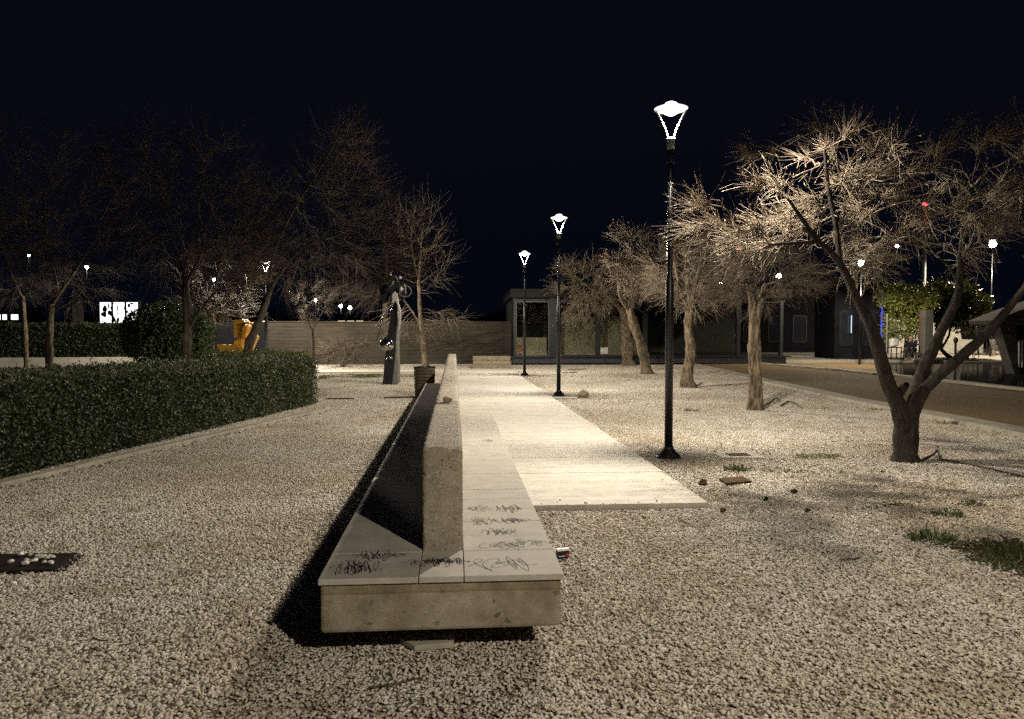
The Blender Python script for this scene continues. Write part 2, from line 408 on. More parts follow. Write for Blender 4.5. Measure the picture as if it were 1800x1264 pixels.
# ------------------------------------------------------------------ the bench
def C(px): return (px - VPX)
YF = P(775, 1018, 1.17 * FPX / (1018 - HOR)).y      # front of the seats
XL, XR, WL, WR = -.640, .512, -.172, .040
SEAT_R_END, SEAT_L_END, WALL_END = 10.9, 17.5, 20.7
WALL_START = 4.07
bench = empty('concrete_bench', (0, YF, 0), 'long double-sided concrete bench with marble seats and a rough wall back', 'bench')
L0 = Vector((0, YF, 0))
def rough_box(x0, x1, y0, y1, z0, z1, step, amp, seed, rnd=.02, chips=()):
    r = np.random.default_rng(seed)
    nx = max(2, int((x1-x0)/step)); ny = max(2, int((y1-y0)/step)); nz = max(2, int((z1-z0)/step))
    import bmesh
    bm = bmesh.new(); idx = {}
    def vert(i, j, k):
        if (i, j, k) not in idx:
            x = x0+(x1-x0)*i/nx; y = y0+(y1-y0)*j/ny; z = z0+(z1-z0)*k/nz
            # round the edges
            ex = (i == 0) + (i == nx); ey = (j == 0) + (j == ny); ez = (k == 0) + (k == nz)
            e = ex + ey + ez
            if e >= 2:
                s_ = rnd * (.5 + .9 * r.random() ** 2)
                if ex: x += s_ if i == 0 else -s_
                if ey: y += s_ if j == 0 else -s_
                if ez: z += s_ if k == 0 else -s_
            x += r.uniform(-amp, amp); y += r.uniform(-amp, amp); z += r.uniform(-amp, amp)
            for (cx, cy, cz, cr, dp) in chips:
                d = math.sqrt((x-cx)**2 + (y-cy)**2 + (z-cz)**2)
                if d < cr: z -= dp * (1 - d/cr) * r.uniform(.5, 1.2)
            idx[(i, j, k)] = bm.verts.new((x, y, z))
        return idx[(i, j, k)]
    for i in range(nx):
        for j in range(ny):
            bm.faces.new([vert(i, j, 0), vert(i, j+1, 0), vert(i+1, j+1, 0), vert(i+1, j, 0)])
            bm.faces.new([vert(i, j, nz), vert(i+1, j, nz), vert(i+1, j+1, nz), vert(i, j+1, nz)])
    for i in range(nx):
        for k in range(nz):
            bm.faces.new([vert(i, 0, k), vert(i+1, 0, k), vert(i+1, 0, k+1), vert(i, 0, k+1)])
            bm.faces.new([vert(i, ny, k), vert(i, ny, k+1), vert(i+1, ny, k+1), vert(i+1, ny, k)])
    for j in range(ny):
        for k in range(nz):
            bm.faces.new([vert(0, j, k), vert(0, j, k+1), vert(0, j+1, k+1), vert(0, j+1, k)])
            bm.faces.new([vert(nx, j, k), vert(nx, j+1, k), vert(nx, j+1, k+1), vert(nx, j, k+1)])
    return bm
def bmobj(bm, name, mat, parent, off):
    me = bpy.data.meshes.new(name); 
    for v in bm.verts: v.co -= off
    bm.to_mesh(me); bm.free(); me.materials.append(mat); me.shade_smooth()
    o = bpy.data.objects.new(name, me); COL.objects.link(o); o.parent = parent; return o
# block under the seats: one body whose far right half ends earlier
mb = MB()
mb.prism([(XL+.003, YF+.006), (XR, YF+.012), (XR, SEAT_R_END-.01), (WR, SEAT_R_END-.01), (WR, SEAT_L_END-.01), (XL+.003, SEAT_L_END-.01)], .165, .402)
def mk_block():
    t = NT('bench_block_concrete')
    c = t.ramp(t.noise(8, 6, .65), [(.3, (.26, .22, .16)), (.7, (.44, .385, .295))])
    v = t.ramp(t.voro(65), [(.0, .25), (.28, 1)]); g = t.ramp(t.noise(16, 3), [(.48, 0), (.58, 1)])
    c = t.mix(g, c, t.mix(1.0, c, v, 'MULTIPLY'))
    # darker rain band under the slab edge, with an uneven lower line
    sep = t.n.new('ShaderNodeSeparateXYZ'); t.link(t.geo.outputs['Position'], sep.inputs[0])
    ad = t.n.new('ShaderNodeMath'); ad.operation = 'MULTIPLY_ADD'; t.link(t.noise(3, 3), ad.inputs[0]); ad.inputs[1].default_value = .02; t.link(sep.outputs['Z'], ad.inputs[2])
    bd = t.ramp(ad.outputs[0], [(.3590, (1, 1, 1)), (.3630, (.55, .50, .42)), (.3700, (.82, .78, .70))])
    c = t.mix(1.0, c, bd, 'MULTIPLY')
    c = t.mix(1.0, c, t.ramp(t.noise(3.2, 5, .7), [(.36, (.62, .58, .50)), (.60, (1, 1, 1))]), 'MULTIPLY')
    c = t.mix(t.ramp(t.voro(38, out='Color'), [(.86, 0), (.90, .8)]), c, (.10, .075, .045))
    c = t.mix(t.ramp(t.noise(9, 5, .8), [(.66, 0), (.70, .55)]), c, (.58, .55, .48))
    t.bump(t.noise(130, 5, .75), .8, .009); return t.set(c, .82)
blk = mb.build('block', mk_block(), bench, bevel=.018, local=L0)
mb = MB(); mb.box(XL+.22, XR-.17, YF+.42, SEAT_R_END-.3, -.05, .165); mb.box(XL+.22, WR-.02, SEAT_R_END-.29, SEAT_L_END-.3, -.05, .165)
mb.build('plinth', M_CONC, bench, local=L0)
# marble seats
mb = MB(); y = YF - .008; first = True; rs = random.Random(8)
lens = [.42] + [.315] * 60
for L in lens:
    if y + L > SEAT_R_END: break
    mb.box(WR+.004, XR+.012, y, y + L - .003, .4025, .432 + rs.uniform(-.0008, .0008)); y += L
mb.build('right_seat', M_MARBLE, bench, bevel=.003, local=L0)
mb = MB(); y = YF - .008; k = 0
for L in [.42] + [.6] * 60:
    if y + L > SEAT_L_END: break
    mb.box(XL - .004, WL - .004, y, y + L - .003, .4025, .432 + rs.uniform(-.0008, .0008)); y += L
mb.build('left_seat', M_MARBLE, bench, bevel=.003, local=L0)
mb = MB(); mb.box(WL, WR, YF - .008, WALL_START - .003, .4025, .4315)
mb.build('end_tile', M_MARBLE, bench, bevel=.003, local=L0)
# wall, in two casts with a broken joint
chips = [(WR, WALL_START, .985, .07, .025), (.0, WALL_START, .985, .06, .02), (WL, 6.55, .985, .10, .05), (-.02, 6.6, .985, .12, .03), (WR, 5.2, .985, .05, .02), (WL, 8.2, .985, .08, .03)]
bmobj(rough_box(WL, WR, WALL_START, 6.58, .403, .985, .016, .0026, 3, .007, chips), 'back_wall', M_WALLC, bench, L0)
bmobj(rough_box(WL+.002, WR-.002, 6.60, 13.0, .403, .988, .03, .003, 4, .008, chips), 'back_wall', M_WALLC, bench, L0)
bmobj(rough_box(WL, WR, 13.01, WALL_END, .055, .986, .05, .003, 5, .008), 'back_wall', M_WALLC, bench, L0)
# pen scribbles on the marble
def scribble(mb, cx, cy, w, h, seed, z=.4338, n=3, wd=.0022):
    r = random.Random(seed)
    for k in range(n):
        ph = r.uniform(0, 6); x0 = cx - w/2 + w*k/n*r.uniform(.7, 1); ww = w * r.uniform(.45, .9)
        pts_ = []; m = 46; f1, f2 = r.uniform(2, 6), r.uniform(3, 9)
        for i in range(m):
            u = i/(m-1)
            px_ = x0 + ww*u*.9 + w*.10*math.sin(f1*6.28*u + ph); py_ = cy + h*.5*math.sin(f2*5*u + ph)*(.4+.6*math.sin(3.1*u)) + h*.3*math.sin(17*u*r.uniform(.98, 1.02))
            pts_.append((px_, py_))
        for i in range(m-1):
            a = Vector((*pts_[i], 0)); b = Vector((*pts_[i+1], 0)); d = (b-a)
            if d.length < 1e-4: continue
            nn = Vector((-d.y, d.x, 0)).normalized()*wd*r.uniform(.5, 1.1)
            mb.add([(a+nn+Vector((0,0,z))), (a-nn+Vector((0,0,z))), (b-nn+Vector((0,0,z))), (b+nn+Vector((0,0,z)))], [(0,1,2,3)])
mb = MB()
for k, (cx, cy, w, h) in enumerate([(.26, YF+.17, .34, .16), (.30, YF+.50, .34, .12), (.40, YF+.56, .12, .10), (.24, YF+.78, .16, .12), (.17, YF+1.05, .13, .13), (.34, YF+1.05, .20, .10), (.15, YF+1.38, .12, .12), (.32, YF+1.36, .18, .16), (.35, YF+4.5, .12, .16)]):
    mb = MB(); scribble(mb, cx, cy, w, h, 20+k, n=2+k%2); mb.build('graffiti', M_INKF, bench, local=L0)
mb = MB()
for k, (cx, cy, w, h) in enumerate([(-.42, YF+.36, .20, .13), (-.52, YF+.16, .18, .16), (-.13, YF+.22, .24, .10), (-.10, YF+.24, .20, .08)]):
    mb = MB(); scribble(mb, cx, cy, w, h, 60+k, n=4, wd=.0017); mb.build('graffiti', M_INK, bench, local=L0)
# ------------------------------------------------------------------ street lamps
LH = 4.41
def light(name, loc, parent, power, col=LAMP_COL, size=.04, spot=R(172), blend=.20, aim=None):
    ld = bpy.data.lights.new(name, 'SPOT'); ld.energy = power; ld.color = col; ld.shadow_soft_size = size
    ld.spot_size = spot; ld.spot_blend = blend
    o = bpy.data.objects.new(name, ld); COL.objects.link(o); o.location = loc; o.parent = parent; return o
def make_lamp(power):
    root = empty('street_lamp', (0, 0, 0), 'x', 'street lamp', 'street lamps lining the park paths')
    mb = MB(); mb.lathe([(.158, -.02), (.158, .03), (.15, .045), (.066, .125), (.062, .15), (.055, .152)], 28)
    mb.build('base', M_BLACK, root, smooth=False, bevel=.004)
    mb = MB(); mb.lathe([(.051, .14), (.051, 2.2), (.036, 2.3), (.034, 3.70)], 24)
    mb.build('pole', M_BLACK, root, smooth=True)
    mb = MB(); mb.lathe([(.045, 3.68), (.047, 3.70), (.047, 3.84), (.040, 3.86)], 24); mb.build('sleeve', M_BLACK, root, smooth=True, bevel=.002)
    mb = MB(); mb.lathe([(.046, 3.845), (.048, 3.85), (.048, 3.94), (.052, 3.96), (.052, 3.985), (.03, 3.99)], 24); mb.build('collar', M_ALU, root, smooth=True)
    for k in range(3):
        a0 = R(0) + k * 2 * math.pi / 3 if False else (0.0, math.pi, math.pi/2)[k]
        if k == 2: continue
        pts_ = []; rr = []
        for i in range(9):
            u = i/8; rad = .036 + .155 * (u ** 1.35)*1.0; z = 3.97 + .37 * u
            pts_.append((rad*math.cos(a0), rad*math.sin(a0), z)); rr.append(.016 - .005*u)
        MB().tube(pts_, rr, 8).build('arm', M_ALU, root, smooth=True)
    mb = MB(); mb.lathe([(.196, 4.332), (.205, 4.345), (.15, 4.368), (.10, 4.380), (.03, 4.387), (.005, 4.388)], 32)
    mb.build('canopy', M_CANOPY, root, smooth=True)
    mb = MB(); mb.lathe([(.005, 4.262), (.04, 4.266), (.075, 4.285), (.10, 4.31), (.115, 4.331)], 28); mb.build('diffuser', M_DIFF, root, smooth=True)
    MB().lathe([(.088, 4.380), (.083, 4.396), (.064, 4.415), (.035, 4.427), (.005, 4.430)], 28).build('dome', M_DIFF, root, smooth=True)
    l = light('bulb_light', (0, 0, 4.215), root, power)
    return root
LP = [G(1175, 806), G(982, 697), G(922, 661)]
proto = make_lamp(LAMP_W)
lampspec = [(Vector((2.95, -1.9, 0)), None),
            (LP[0], 'tallest looking black lamp post, nearest one, right of the paved path'),
            (LP[1], 'middle black lamp post of the path row, with a stone beside its base'),
            (LP[2], 'farthest black lamp post of the path row, in front of the glass pavilion'),
            (P(469, 652, 30.6), 'black lamp post standing alone beyond the hedge near the yellow sculpture')]
for i, (p, lab) in enumerate(lampspec):
    o = proto if i == 0 else copy_tree(proto)
    o.location = (p.x, p.y, 0); o.rotation_euler.z = (-.07, -.12, -.1, -.1, .3)[i]
    o.children
    for c_ in o.children:
        if c_.type == 'LIGHT':
            c_.data = c_.data.copy(); c_.data.type = 'POINT' if i == 3 else 'SPOT'
            c_.data.energy = (1250, LAMP_W*.98, LAMP_W*.85, LAMP_W*.75, 3400)[i]
            if i == 4: c_.data.spot_size = R(178); c_.data.spot_blend = .08
            if i == 2: c_.data.spot_size = R(176); c_.data.spot_blend = .10
    o['label'] = lab or 'black lamp post behind the camera lighting the near end of the bench'
# ------------------------------------------------------------------ trees
def grow(rs, nodes, par, rad0, attr, step=.16, kill=.26, infl=3.0, iters=90, jit=.25, grav=0.0, cap=2600):
    N = [np.array(n, float) for n in nodes]; Pn = list(par)
    A = np.array(attr, float); alive = np.ones(len(A), bool)
    X = np.array(N); D = np.linalg.norm(A[:, None] - X[None], axis=2); nearest = D.argmin(1); nd = D.min(1)
    for it in range(iters):
        act = alive & (nd < infl)
        if not act.any(): 
            infl *= 1.6
            if infl > 30: break
            continue
        newp = []; newi = []
        for n in np.unique(nearest[act]):
            idx = np.where(act & (nearest == n))[0]
            d = A[idx] - N[n]; d /= np.linalg.norm(d, axis=1)[:, None] + 1e-9
            v = d.mean(0) + rs.normal(0, jit, 3); v[2] += grav
            l = np.linalg.norm(v)
            if l < 1e-3: continue
            newp.append(N[n] + v/l*step*rs.uniform(.8, 1.2)); newi.append(n)
        if not newp or len(N) > cap: break
        base = len(N)
        for p_, i_ in zip(newp, newi): N.append(p_); Pn.append(int(i_))
        Y = np.array(newp); D = np.linalg.norm(A[:, None] - Y[None], axis=2); j = D.argmin(1); m = D.min(1)
        upd = m < nd; nd = np.where(upd, m, nd); nearest = np.where(upd, base + j, nearest)
        alive &= nd > kill
    return np.array(N), Pn
def rings_mesh(Pa, Pb, ra, rb, k):
    """independent frustums, vectorised"""
    n = len(Pa); t = Pb - Pa; t /= np.linalg.norm(t, axis=1)[:, None] + 1e-9
    ref = np.where(np.abs(t[:, 2:3]) < .9, np.array([[0, 0, 1.0]]), np.array([[1.0, 0, 0]]))
    a = np.cross(t, ref); a /= np.linalg.norm(a, axis=1)[:, None]; b = np.cross(t, a)
    th = np.arange(k) * 2*np.pi/k
    off = a[:, None]*np.cos(th)[None, :, None] + b[:, None]*np.sin(th)[None, :, None]
    V = np.concatenate([Pa[:, None] + off*ra[:, None, None], Pb[:, None] + off*rb[:, None, None]], 1)
    q = np.array([(i, (i+1) % k, (i+1) % k + k, i + k) for i in range(k)])
    Q = (q[None] + (np.arange(n)*2*k)[:, None, None]).reshape(-1, 4)
    return V.reshape(-1, 3), Q
def join(parts):
    Vs, Qs, n = [], [], 0
    for V, Q in parts:
        if len(V) == 0: continue
        Vs.append(V); Qs.append(Q + n); n += len(V)
    return np.concatenate(Vs), np.concatenate(Qs)
def wisps(rs, S0, D0, length, r0, segs=3, curl=.35, droop=0.0):
    n = len(S0); Ls = length*rs.uniform(.45, 1.3, n)
    p = S0.copy(); d = D0/(np.linalg.norm(D0, axis=1)[:, None]+1e-9); out = []; pts_ = [p.copy()]
    for s in range(segs):
        d = d + rs.normal(0, curl, (n, 3)); d[:, 2] += droop; d /= np.linalg.norm(d, axis=1)[:, None]
        q = p + d*(Ls/segs)[:, None]
        ra = np.full(n, r0*(1 - s/segs*.75)); rb = np.full(n, r0*(1-(s+1)/segs*.75))
        out.append(rings_mesh(p, q, ra, rb, 3)); p = q; pts_.append(p.copy())
    return join(out), pts_
def blades(rs, C0, D0, L, Wd, spread=.6):
    n = len(C0); d = D0 + rs.normal(0, spread, (n, 3)); d /= np.linalg.norm(d, axis=1)[:, None]+1e-9
    s = np.cross(d, rs.normal(0, 1, (n, 3))); s /= np.linalg.norm(s, axis=1)[:, None]+1e-9
    l = L*rs.uniform(.6, 1.35, n)[:, None]; w = Wd*rs.uniform(.7, 1.3, n)[:, None]
    V = np.stack([C0, C0 + d*l*.5 + s*w, C0 + d*l, C0 + d*l*.5 - s*w], 1)
    return V.reshape(-1, 3), np.arange(n*4).reshape(-1, 4)
def smooth_line(pts_, step=.12):
    pts_ = [Vector(p) for p in pts_]; out = []
    for i in range(len(pts_)-1):
        p0 = pts_[max(i-1, 0)]; p1, p2 = pts_[i], pts_[i+1]; p3 = pts_[min(i+2, len(pts_)-1)]
        k = max(1, int((p2-p1).length/step))
        for j in range(k):
            t = j/k
            out.append(.5*((2*p1) + (-p0+p2)*t + (2*p0-5*p1+4*p2-p3)*t*t + (-p0+3*p1-3*p2+p3)*t**3))
    out.append(pts_[-1]); return out
def tree(name, label, cat, base, limbs, blobs, seed, bark, twigm, leafm, group=None, twig_n=3000, leaf_n=6000, tw_len=.28, tw_r=.0032,
         step=.16, kill=.26, tip=.007, expo=2.3, leaf=(.045, .006), droop=0.0, rmax=.05, jit=.25, curl=.2, clump=1.0):
    """limbs: list of (points, r_start, r_end); blobs: list of (centre, (rx,ry,rz), n)"""
    rs = np.random.default_rng(seed); rnd = random.Random(seed)
    root = empty(name, base, label, cat, group); B0 = np.array(base)
    mb = MB(); nodes = []; par = []
    for pts_, r0, r1 in limbs:
        L = smooth_line(pts_); m = len(L)
        rr = [r0 + (r1-r0)*(i/(m-1)) for i in range(m)]
        if pts_[0][2] < .1 and r0 > .05:
            rr = [r*(1 + .55*math.exp(-max(0, p.z)/.09))*(1+.09*math.sin(p.z*7+seed)+.05*math.sin(p.z*17+2*seed)) for r, p in zip(rr, L)]
        mb.tube(L, rr, 14 if r0 > .06 else 8, rnd=rnd, wob=.22 if r0 > .06 else .1)
        if not nodes: s = 0; 
        prev = -1
        if nodes:
            dd = [(Vector(n)-L[0]).length for n in nodes]; prev = int(np.argmin(dd))
        for i, p in enumerate(L):
            nodes.append(tuple(p)); par.append(prev if i == 0 else len(nodes)-2)
    n0 = len(nodes)
    attr = []
    for c, rad, n in blobs:
        u = rs.normal(0, 1, (n, 3)); u /= np.linalg.norm(u, axis=1)[:, None]; u *= rs.uniform(.15, 1, (n, 1))**.45
        attr.append(np.array(c) + u*np.array(rad))
    attr = np.concatenate(attr)
    # growth may start anywhere on the upper part of the limbs
    zmin = min(c[2]-r_[2] for c, r_, _ in blobs)
    act = [i for i, p in enumerate(nodes) if p[2] > zmin - .5] or [n0-1]
    X0 = [nodes[i] for i in act]
    N, Pn = grow(rs, X0, [-1]*len(X0), None, attr, step=step, kill=kill, jit=jit)
    k0 = len(X0); nN = len(N)
    w = np.zeros(nN); ch = np.zeros(nN, int)
    for i in range(nN-1, k0-1, -1):
        if ch[i] == 0: w[i] = tip**expo
        w[Pn[i]] += w[i]; ch[Pn[i]] += 1
    r = np.minimum(np.maximum(w, 1e-12)**(1/expo), rmax)
    idx = np.arange(k0, nN); pi = np.array(Pn)[idx]
    Pa, Pb = N[pi], N[idx]; rb = np.maximum(r[idx], tip*.7); ra = np.where(pi < k0, rb*1.05, np.maximum(r[pi]*.9, rb)); ra = np.minimum(ra, rb*1.5)
    thick = rb > .014
    parts_tr = []; 
    if thick.any(): parts_tr.append(rings_mesh(Pa[thick], Pb[thick]+(Pb[thick]-Pa[thick])*.06, ra[thick], rb[thick], 6))
    tv = np.array([tuple(v) for v in mb.v]); 
    # trunk mesh (limbs) + thick branches
    q4 = [f for f in mb.f if len(f) == 4]; parts_tr.append((tv, np.array(q4)))
    V, Q = join(parts_tr); npmesh('trunk', V - B0, Q, bark, root, smooth=True)
    thin = ~thick; parts = []
    if thin.any(): parts.append(rings_mesh(Pa[thin], Pb[thin], ra[thin], rb[thin], 4))
    cands = idx[r[idx] < .02]
    if len(cands) == 0: cands = idx
    if clump < 1: cands = rs.choice(cands, max(30, int(len(cands)*clump)), replace=False)
    ctr = np.array([np.array(c) for c, _, _ in blobs]).mean(0)
    pick = rs.choice(cands, twig_n); S0 = N[pick] + rs.normal(0, .02, (twig_n, 3)); dirp = N[pick] - N[np.array(Pn)[pick]]
    dirp /= np.linalg.norm(dirp, axis=1)[:, None]+1e-9
    outw = N[pick]-ctr; outw /= np.linalg.norm(outw, axis=1)[:, None]+1e-9
    (Vw, Qw), wp = wisps(rs, S0, dirp*.8 + outw*.7 + rs.normal(0, .5, (twig_n, 3)), tw_len, tw_r, droop=droop, curl=curl)
    parts.append((Vw, Qw))
    V, Q = join(parts); npmesh('crown', V - B0, Q, twigm, root)
    if leaf_n:
        allp = np.concatenate(wp[1:]); alld = np.concatenate([wp[i]-wp[i-1] for i in range(1, len(wp))]); alld /= np.linalg.norm(alld, axis=1)[:, None]+1e-9
        j = rs.choice(len(allp), leaf_n); V, Q = blades(rs, allp[j] - alld[j]*rs.uniform(0, .08, (leaf_n, 1)), alld[j], leaf[0], leaf[1], .55)
        npmesh('foliage', V - B0, Q, leafm, root)
    return root
def blob(x, y, D, rx, ry, n, rz=None):
    """pixel centre and pixel radii at depth D"""
    k = D/FPX; c = P(x, y, D); return (tuple(c), (rx*k, (rz or rx*k), ry*k), n)
def pl(pts_): return [tuple(P(*p)) for p in pts_]
# nearest tree on the right
b = G(1590, 812); D = Vector(b).dot(FH)
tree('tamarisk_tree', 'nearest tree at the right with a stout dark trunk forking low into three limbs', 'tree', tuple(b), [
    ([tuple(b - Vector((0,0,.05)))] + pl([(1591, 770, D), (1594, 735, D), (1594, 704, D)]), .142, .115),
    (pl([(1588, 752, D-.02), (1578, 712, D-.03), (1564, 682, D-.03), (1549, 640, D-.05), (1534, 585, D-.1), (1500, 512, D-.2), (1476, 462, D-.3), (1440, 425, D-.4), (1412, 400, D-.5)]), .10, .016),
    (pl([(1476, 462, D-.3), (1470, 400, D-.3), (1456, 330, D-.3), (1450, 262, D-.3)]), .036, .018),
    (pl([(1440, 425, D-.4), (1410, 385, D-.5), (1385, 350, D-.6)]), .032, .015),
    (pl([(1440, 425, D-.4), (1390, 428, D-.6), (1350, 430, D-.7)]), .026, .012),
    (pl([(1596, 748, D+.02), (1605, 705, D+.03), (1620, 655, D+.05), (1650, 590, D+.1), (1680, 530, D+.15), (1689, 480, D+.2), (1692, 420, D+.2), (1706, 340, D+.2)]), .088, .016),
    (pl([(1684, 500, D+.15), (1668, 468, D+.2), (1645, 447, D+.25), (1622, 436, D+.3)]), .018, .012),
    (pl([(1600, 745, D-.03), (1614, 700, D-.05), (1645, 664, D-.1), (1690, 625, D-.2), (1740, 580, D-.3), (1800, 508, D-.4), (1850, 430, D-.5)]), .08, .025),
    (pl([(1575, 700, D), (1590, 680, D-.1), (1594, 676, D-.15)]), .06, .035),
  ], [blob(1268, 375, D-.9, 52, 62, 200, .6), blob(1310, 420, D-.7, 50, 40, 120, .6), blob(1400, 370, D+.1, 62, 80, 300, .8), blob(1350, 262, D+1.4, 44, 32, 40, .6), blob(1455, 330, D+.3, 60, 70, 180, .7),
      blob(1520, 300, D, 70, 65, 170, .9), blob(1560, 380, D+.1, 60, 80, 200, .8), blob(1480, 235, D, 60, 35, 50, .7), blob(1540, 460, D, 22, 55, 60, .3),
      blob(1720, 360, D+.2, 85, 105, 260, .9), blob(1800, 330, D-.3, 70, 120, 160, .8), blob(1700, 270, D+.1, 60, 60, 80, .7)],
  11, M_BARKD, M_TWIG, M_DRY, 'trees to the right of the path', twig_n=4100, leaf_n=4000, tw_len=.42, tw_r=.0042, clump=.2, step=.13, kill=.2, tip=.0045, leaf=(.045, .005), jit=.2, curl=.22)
# straight twin-stemmed tree
b = G(1327, 722); D = b.dot(FH)
tree('round_crowned_tree', 'second tree from the right with a straight pale twin stem and a dark round crown', 'tree', tuple(b), [
    ([tuple(b - Vector((.03,0,.05)))] + pl([(1324, 680, D), (1322, 610, D), (1324, 545, D), (1318, 500, D)]), .095, .07),
    (pl([(1334, 722, D-.05), (1333, 660, D-.05), (1331, 600, D-.05), (1334, 548, D-.05), (1345, 500, D)]), .07, .05)],
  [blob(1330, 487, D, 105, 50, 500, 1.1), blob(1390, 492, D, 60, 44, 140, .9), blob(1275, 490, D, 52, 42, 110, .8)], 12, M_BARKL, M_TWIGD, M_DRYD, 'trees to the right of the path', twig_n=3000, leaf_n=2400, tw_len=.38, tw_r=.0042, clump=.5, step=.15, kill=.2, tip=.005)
b = G(1211, 682); D = b.dot(FH)
tree('round_crowned_tree', 'tree with a gnarled trunk and upright twigs just right of the nearest lamp post', 'tree', tuple(b), [
    ([tuple(b - Vector((0,0,.05)))] + pl([(1207, 660, D), (1214, 620, D), (1210, 575, D), (1214, 540, D)]), .17, .11),
    (pl([(1212, 548, D), (1222, 500, D), (1232, 460, D)]), .07, .03), (pl([(1210, 548, D), (1195, 505, D), (1185, 460, D)]), .06, .03)],
  [blob(1218, 480, D, 80, 70, 560, 1.3), blob(1250, 440, D, 55, 45, 200, 1), blob(1185, 500, D, 40, 40, 150, .8)], 13, M_BARKL, M_TWIG, M_DRYD, 'trees to the right of the path', twig_n=1900, leaf_n=1200, clump=.35, tw_len=.6, tw_r=.006, step=.18, kill=.24, tip=.006)
b = G(1137, 658); D = b.dot(FH)
tree('leaning_tree', 'leaning tree, right one of the close pair beyond the middle lamp', 'tree', tuple(b), [
    ([tuple(b - Vector((0,0,.05)))] + pl([(1133, 635, D), (1124, 600, D), (1112, 565, D), (1106, 540, D)]), .19, .14),
    (pl([(1108, 546, D), (1122, 510, D-.3), (1140, 470, D-.5)]), .09, .05), (pl([(1106, 546, D), (1090, 520, D-.3), (1086, 480, D-.6)]), .08, .04)],
  [blob(1125, 470, D-.8, 50, 48, 330, 1.5), blob(1110, 425, D-.8, 28, 25, 90, .8), blob(1160, 480, D-.3, 44, 50, 190, 1.4), blob(1095, 465, D-1, 26, 22, 90, .8), blob(1180, 440, D, 40, 35, 120, 1)],
  14, M_BARKL, M_TWIG, M_DRY, 'trees to the right of the path', twig_n=1900, leaf_n=2600, clump=.25, tw_len=.65, tw_r=.009, step=.22, kill=.3, tip=.008, leaf=(.10, .011))
b = G(1104, 643); D = b.dot(FH)
tree('leaning_tree', 'farthest tree of the right row, its crown reaching left before the pavilion', 'tree', tuple(b), [
    ([tuple(b - Vector((0,0,.05)))] + pl([(1102, 620, D), (1099, 590, D), (1099, 562, D), (1094, 540, D)]), .26, .19),
    (pl([(1094, 545, D), (1065, 522, D-.3), (1035, 505, D-.6), (1015, 488, D-.9)]), .11, .05), (pl([(1096, 545, D), (1110, 520, D), (1120, 500, D)]), .11, .05)],
  [blob(1040, 505, D-.8, 52, 42, 420, 1.5), blob(1005, 485, D-1.2, 30, 28, 150, 1), blob(1025, 535, D-.8, 40, 25, 200, 1.2), blob(1085, 500, D, 40, 40, 220, 1.4), blob(985, 470, D-1.2, 15, 12, 30, .6)],
  15, M_BARKL, M_TWIG, M_DRY, 'trees to the right of the path', twig_n=1900, leaf_n=2600, clump=.25, tw_len=.8, tw_r=.011, step=.26, kill=.36, tip=.009, leaf=(.12, .013))
# left, beyond the hedge
LG = 'bare trees beyond the hedge'
def ltree(name, label, x, yb, D, limbs, blobs, seed, bark=M_BARK, **kw):
    b = P(x, yb, D); b = Vector((b.x, b.y, 0))
    lim = []
    for i, (pp, r0, r1) in enumerate(limbs):
        pts_ = pl([(px_, py_, D + (dz[0] if dz else 0)) for px_, py_, *dz in pp])
        if i == 0: pts_ = [tuple(b - Vector((0, 0, .05)))] + pts_
        lim.append((pts_, r0, r1))
    args = dict(twig_n=2200, leaf_n=0, tw_len=.9, tw_r=.004, step=.32, kill=.5, tip=.005, jit=.15, curl=.15)
    args.update(kw)
    return tree(name, label, 'tree', tuple(b), lim, [blob(bx, by, D + bd, rx, ry, n, rz) for bx, by, bd, rx, ry, n, rz in blobs], seed, bark, M_TWIGD, M_DRYD, LG, **args)
ltree('bare_tree', 'bare tree with a slim lit trunk in front of the pale low wall', 87, 650, 27.5,
  [([(87, 620), (87, 575), (90, 535)], .14, .105), ([(90, 537), (112, 505), (130, 480), (160, 430)], .07, .02), ([(89, 537), (100, 500), (85, 440), (80, 380)], .05, .02), ([(92, 540), (125, 530), (150, 505)], .03, .012)],
  [(110, 380, 0, 150, 130, 520, 2.0), (60, 300, 0, 120, 100, 240, 1.8), (150, 500, 0, 70, 40, 90, .9)], 21)
ltree('bare_tree', 'bare tree with a thin trunk, leftmost in the picture', 46, 640, 31,
  [([(46, 610), (44, 570), (40, 520)], .09, .06), ([(42, 530), (20, 480), (0, 420)], .05, .02)],
  [(20, 430, 0, 90, 110, 380, 2.2)], 22, bark=M_BARKL)
ltree('bare_tree', 'bare forked tree with a dark trunk standing in front of the round shrub', 326, 660, 18.0,
  [([(328, 620), (329, 570), (326, 520), (328, 490)], .11, .08), ([(332, 578), (350, 550), (378, 512)], .05, .025), ([(326, 500), (350, 455), (360, 420)], .05, .02), ([(327, 495), (310, 440), (290, 400)], .05, .02), ([(378, 512), (385, 470), (400, 420)], .025, .012)],
  [(330, 370, 0, 150, 120, 620, 2.0), (420, 400, 0, 90, 80, 200, 1.4), (260, 300, 0, 110, 80, 180, 1.6), (350, 280, 0, 100, 60, 120, 1.6)], 23)
ltree('bare_tree', 'bare tree with a leaning trunk crossing the yellow sculpture', 432, 640, 22,
  [([(436, 615), (448, 580), (462, 545), (475, 510)], .15, .08), ([(474, 512), (500, 470), (540, 430), (600, 410)], .06, .02), ([(474, 512), (480, 450), (510, 380), (560, 300), (600, 230)], .05, .015)],
  [(520, 400, 0, 150, 110, 620, 2.4), (600, 330, 0, 80, 120, 200, 1.6), (430, 450, 0, 90, 60, 160, 1.4), (640, 420, 0, 60, 60, 100, 1.2)], 24)
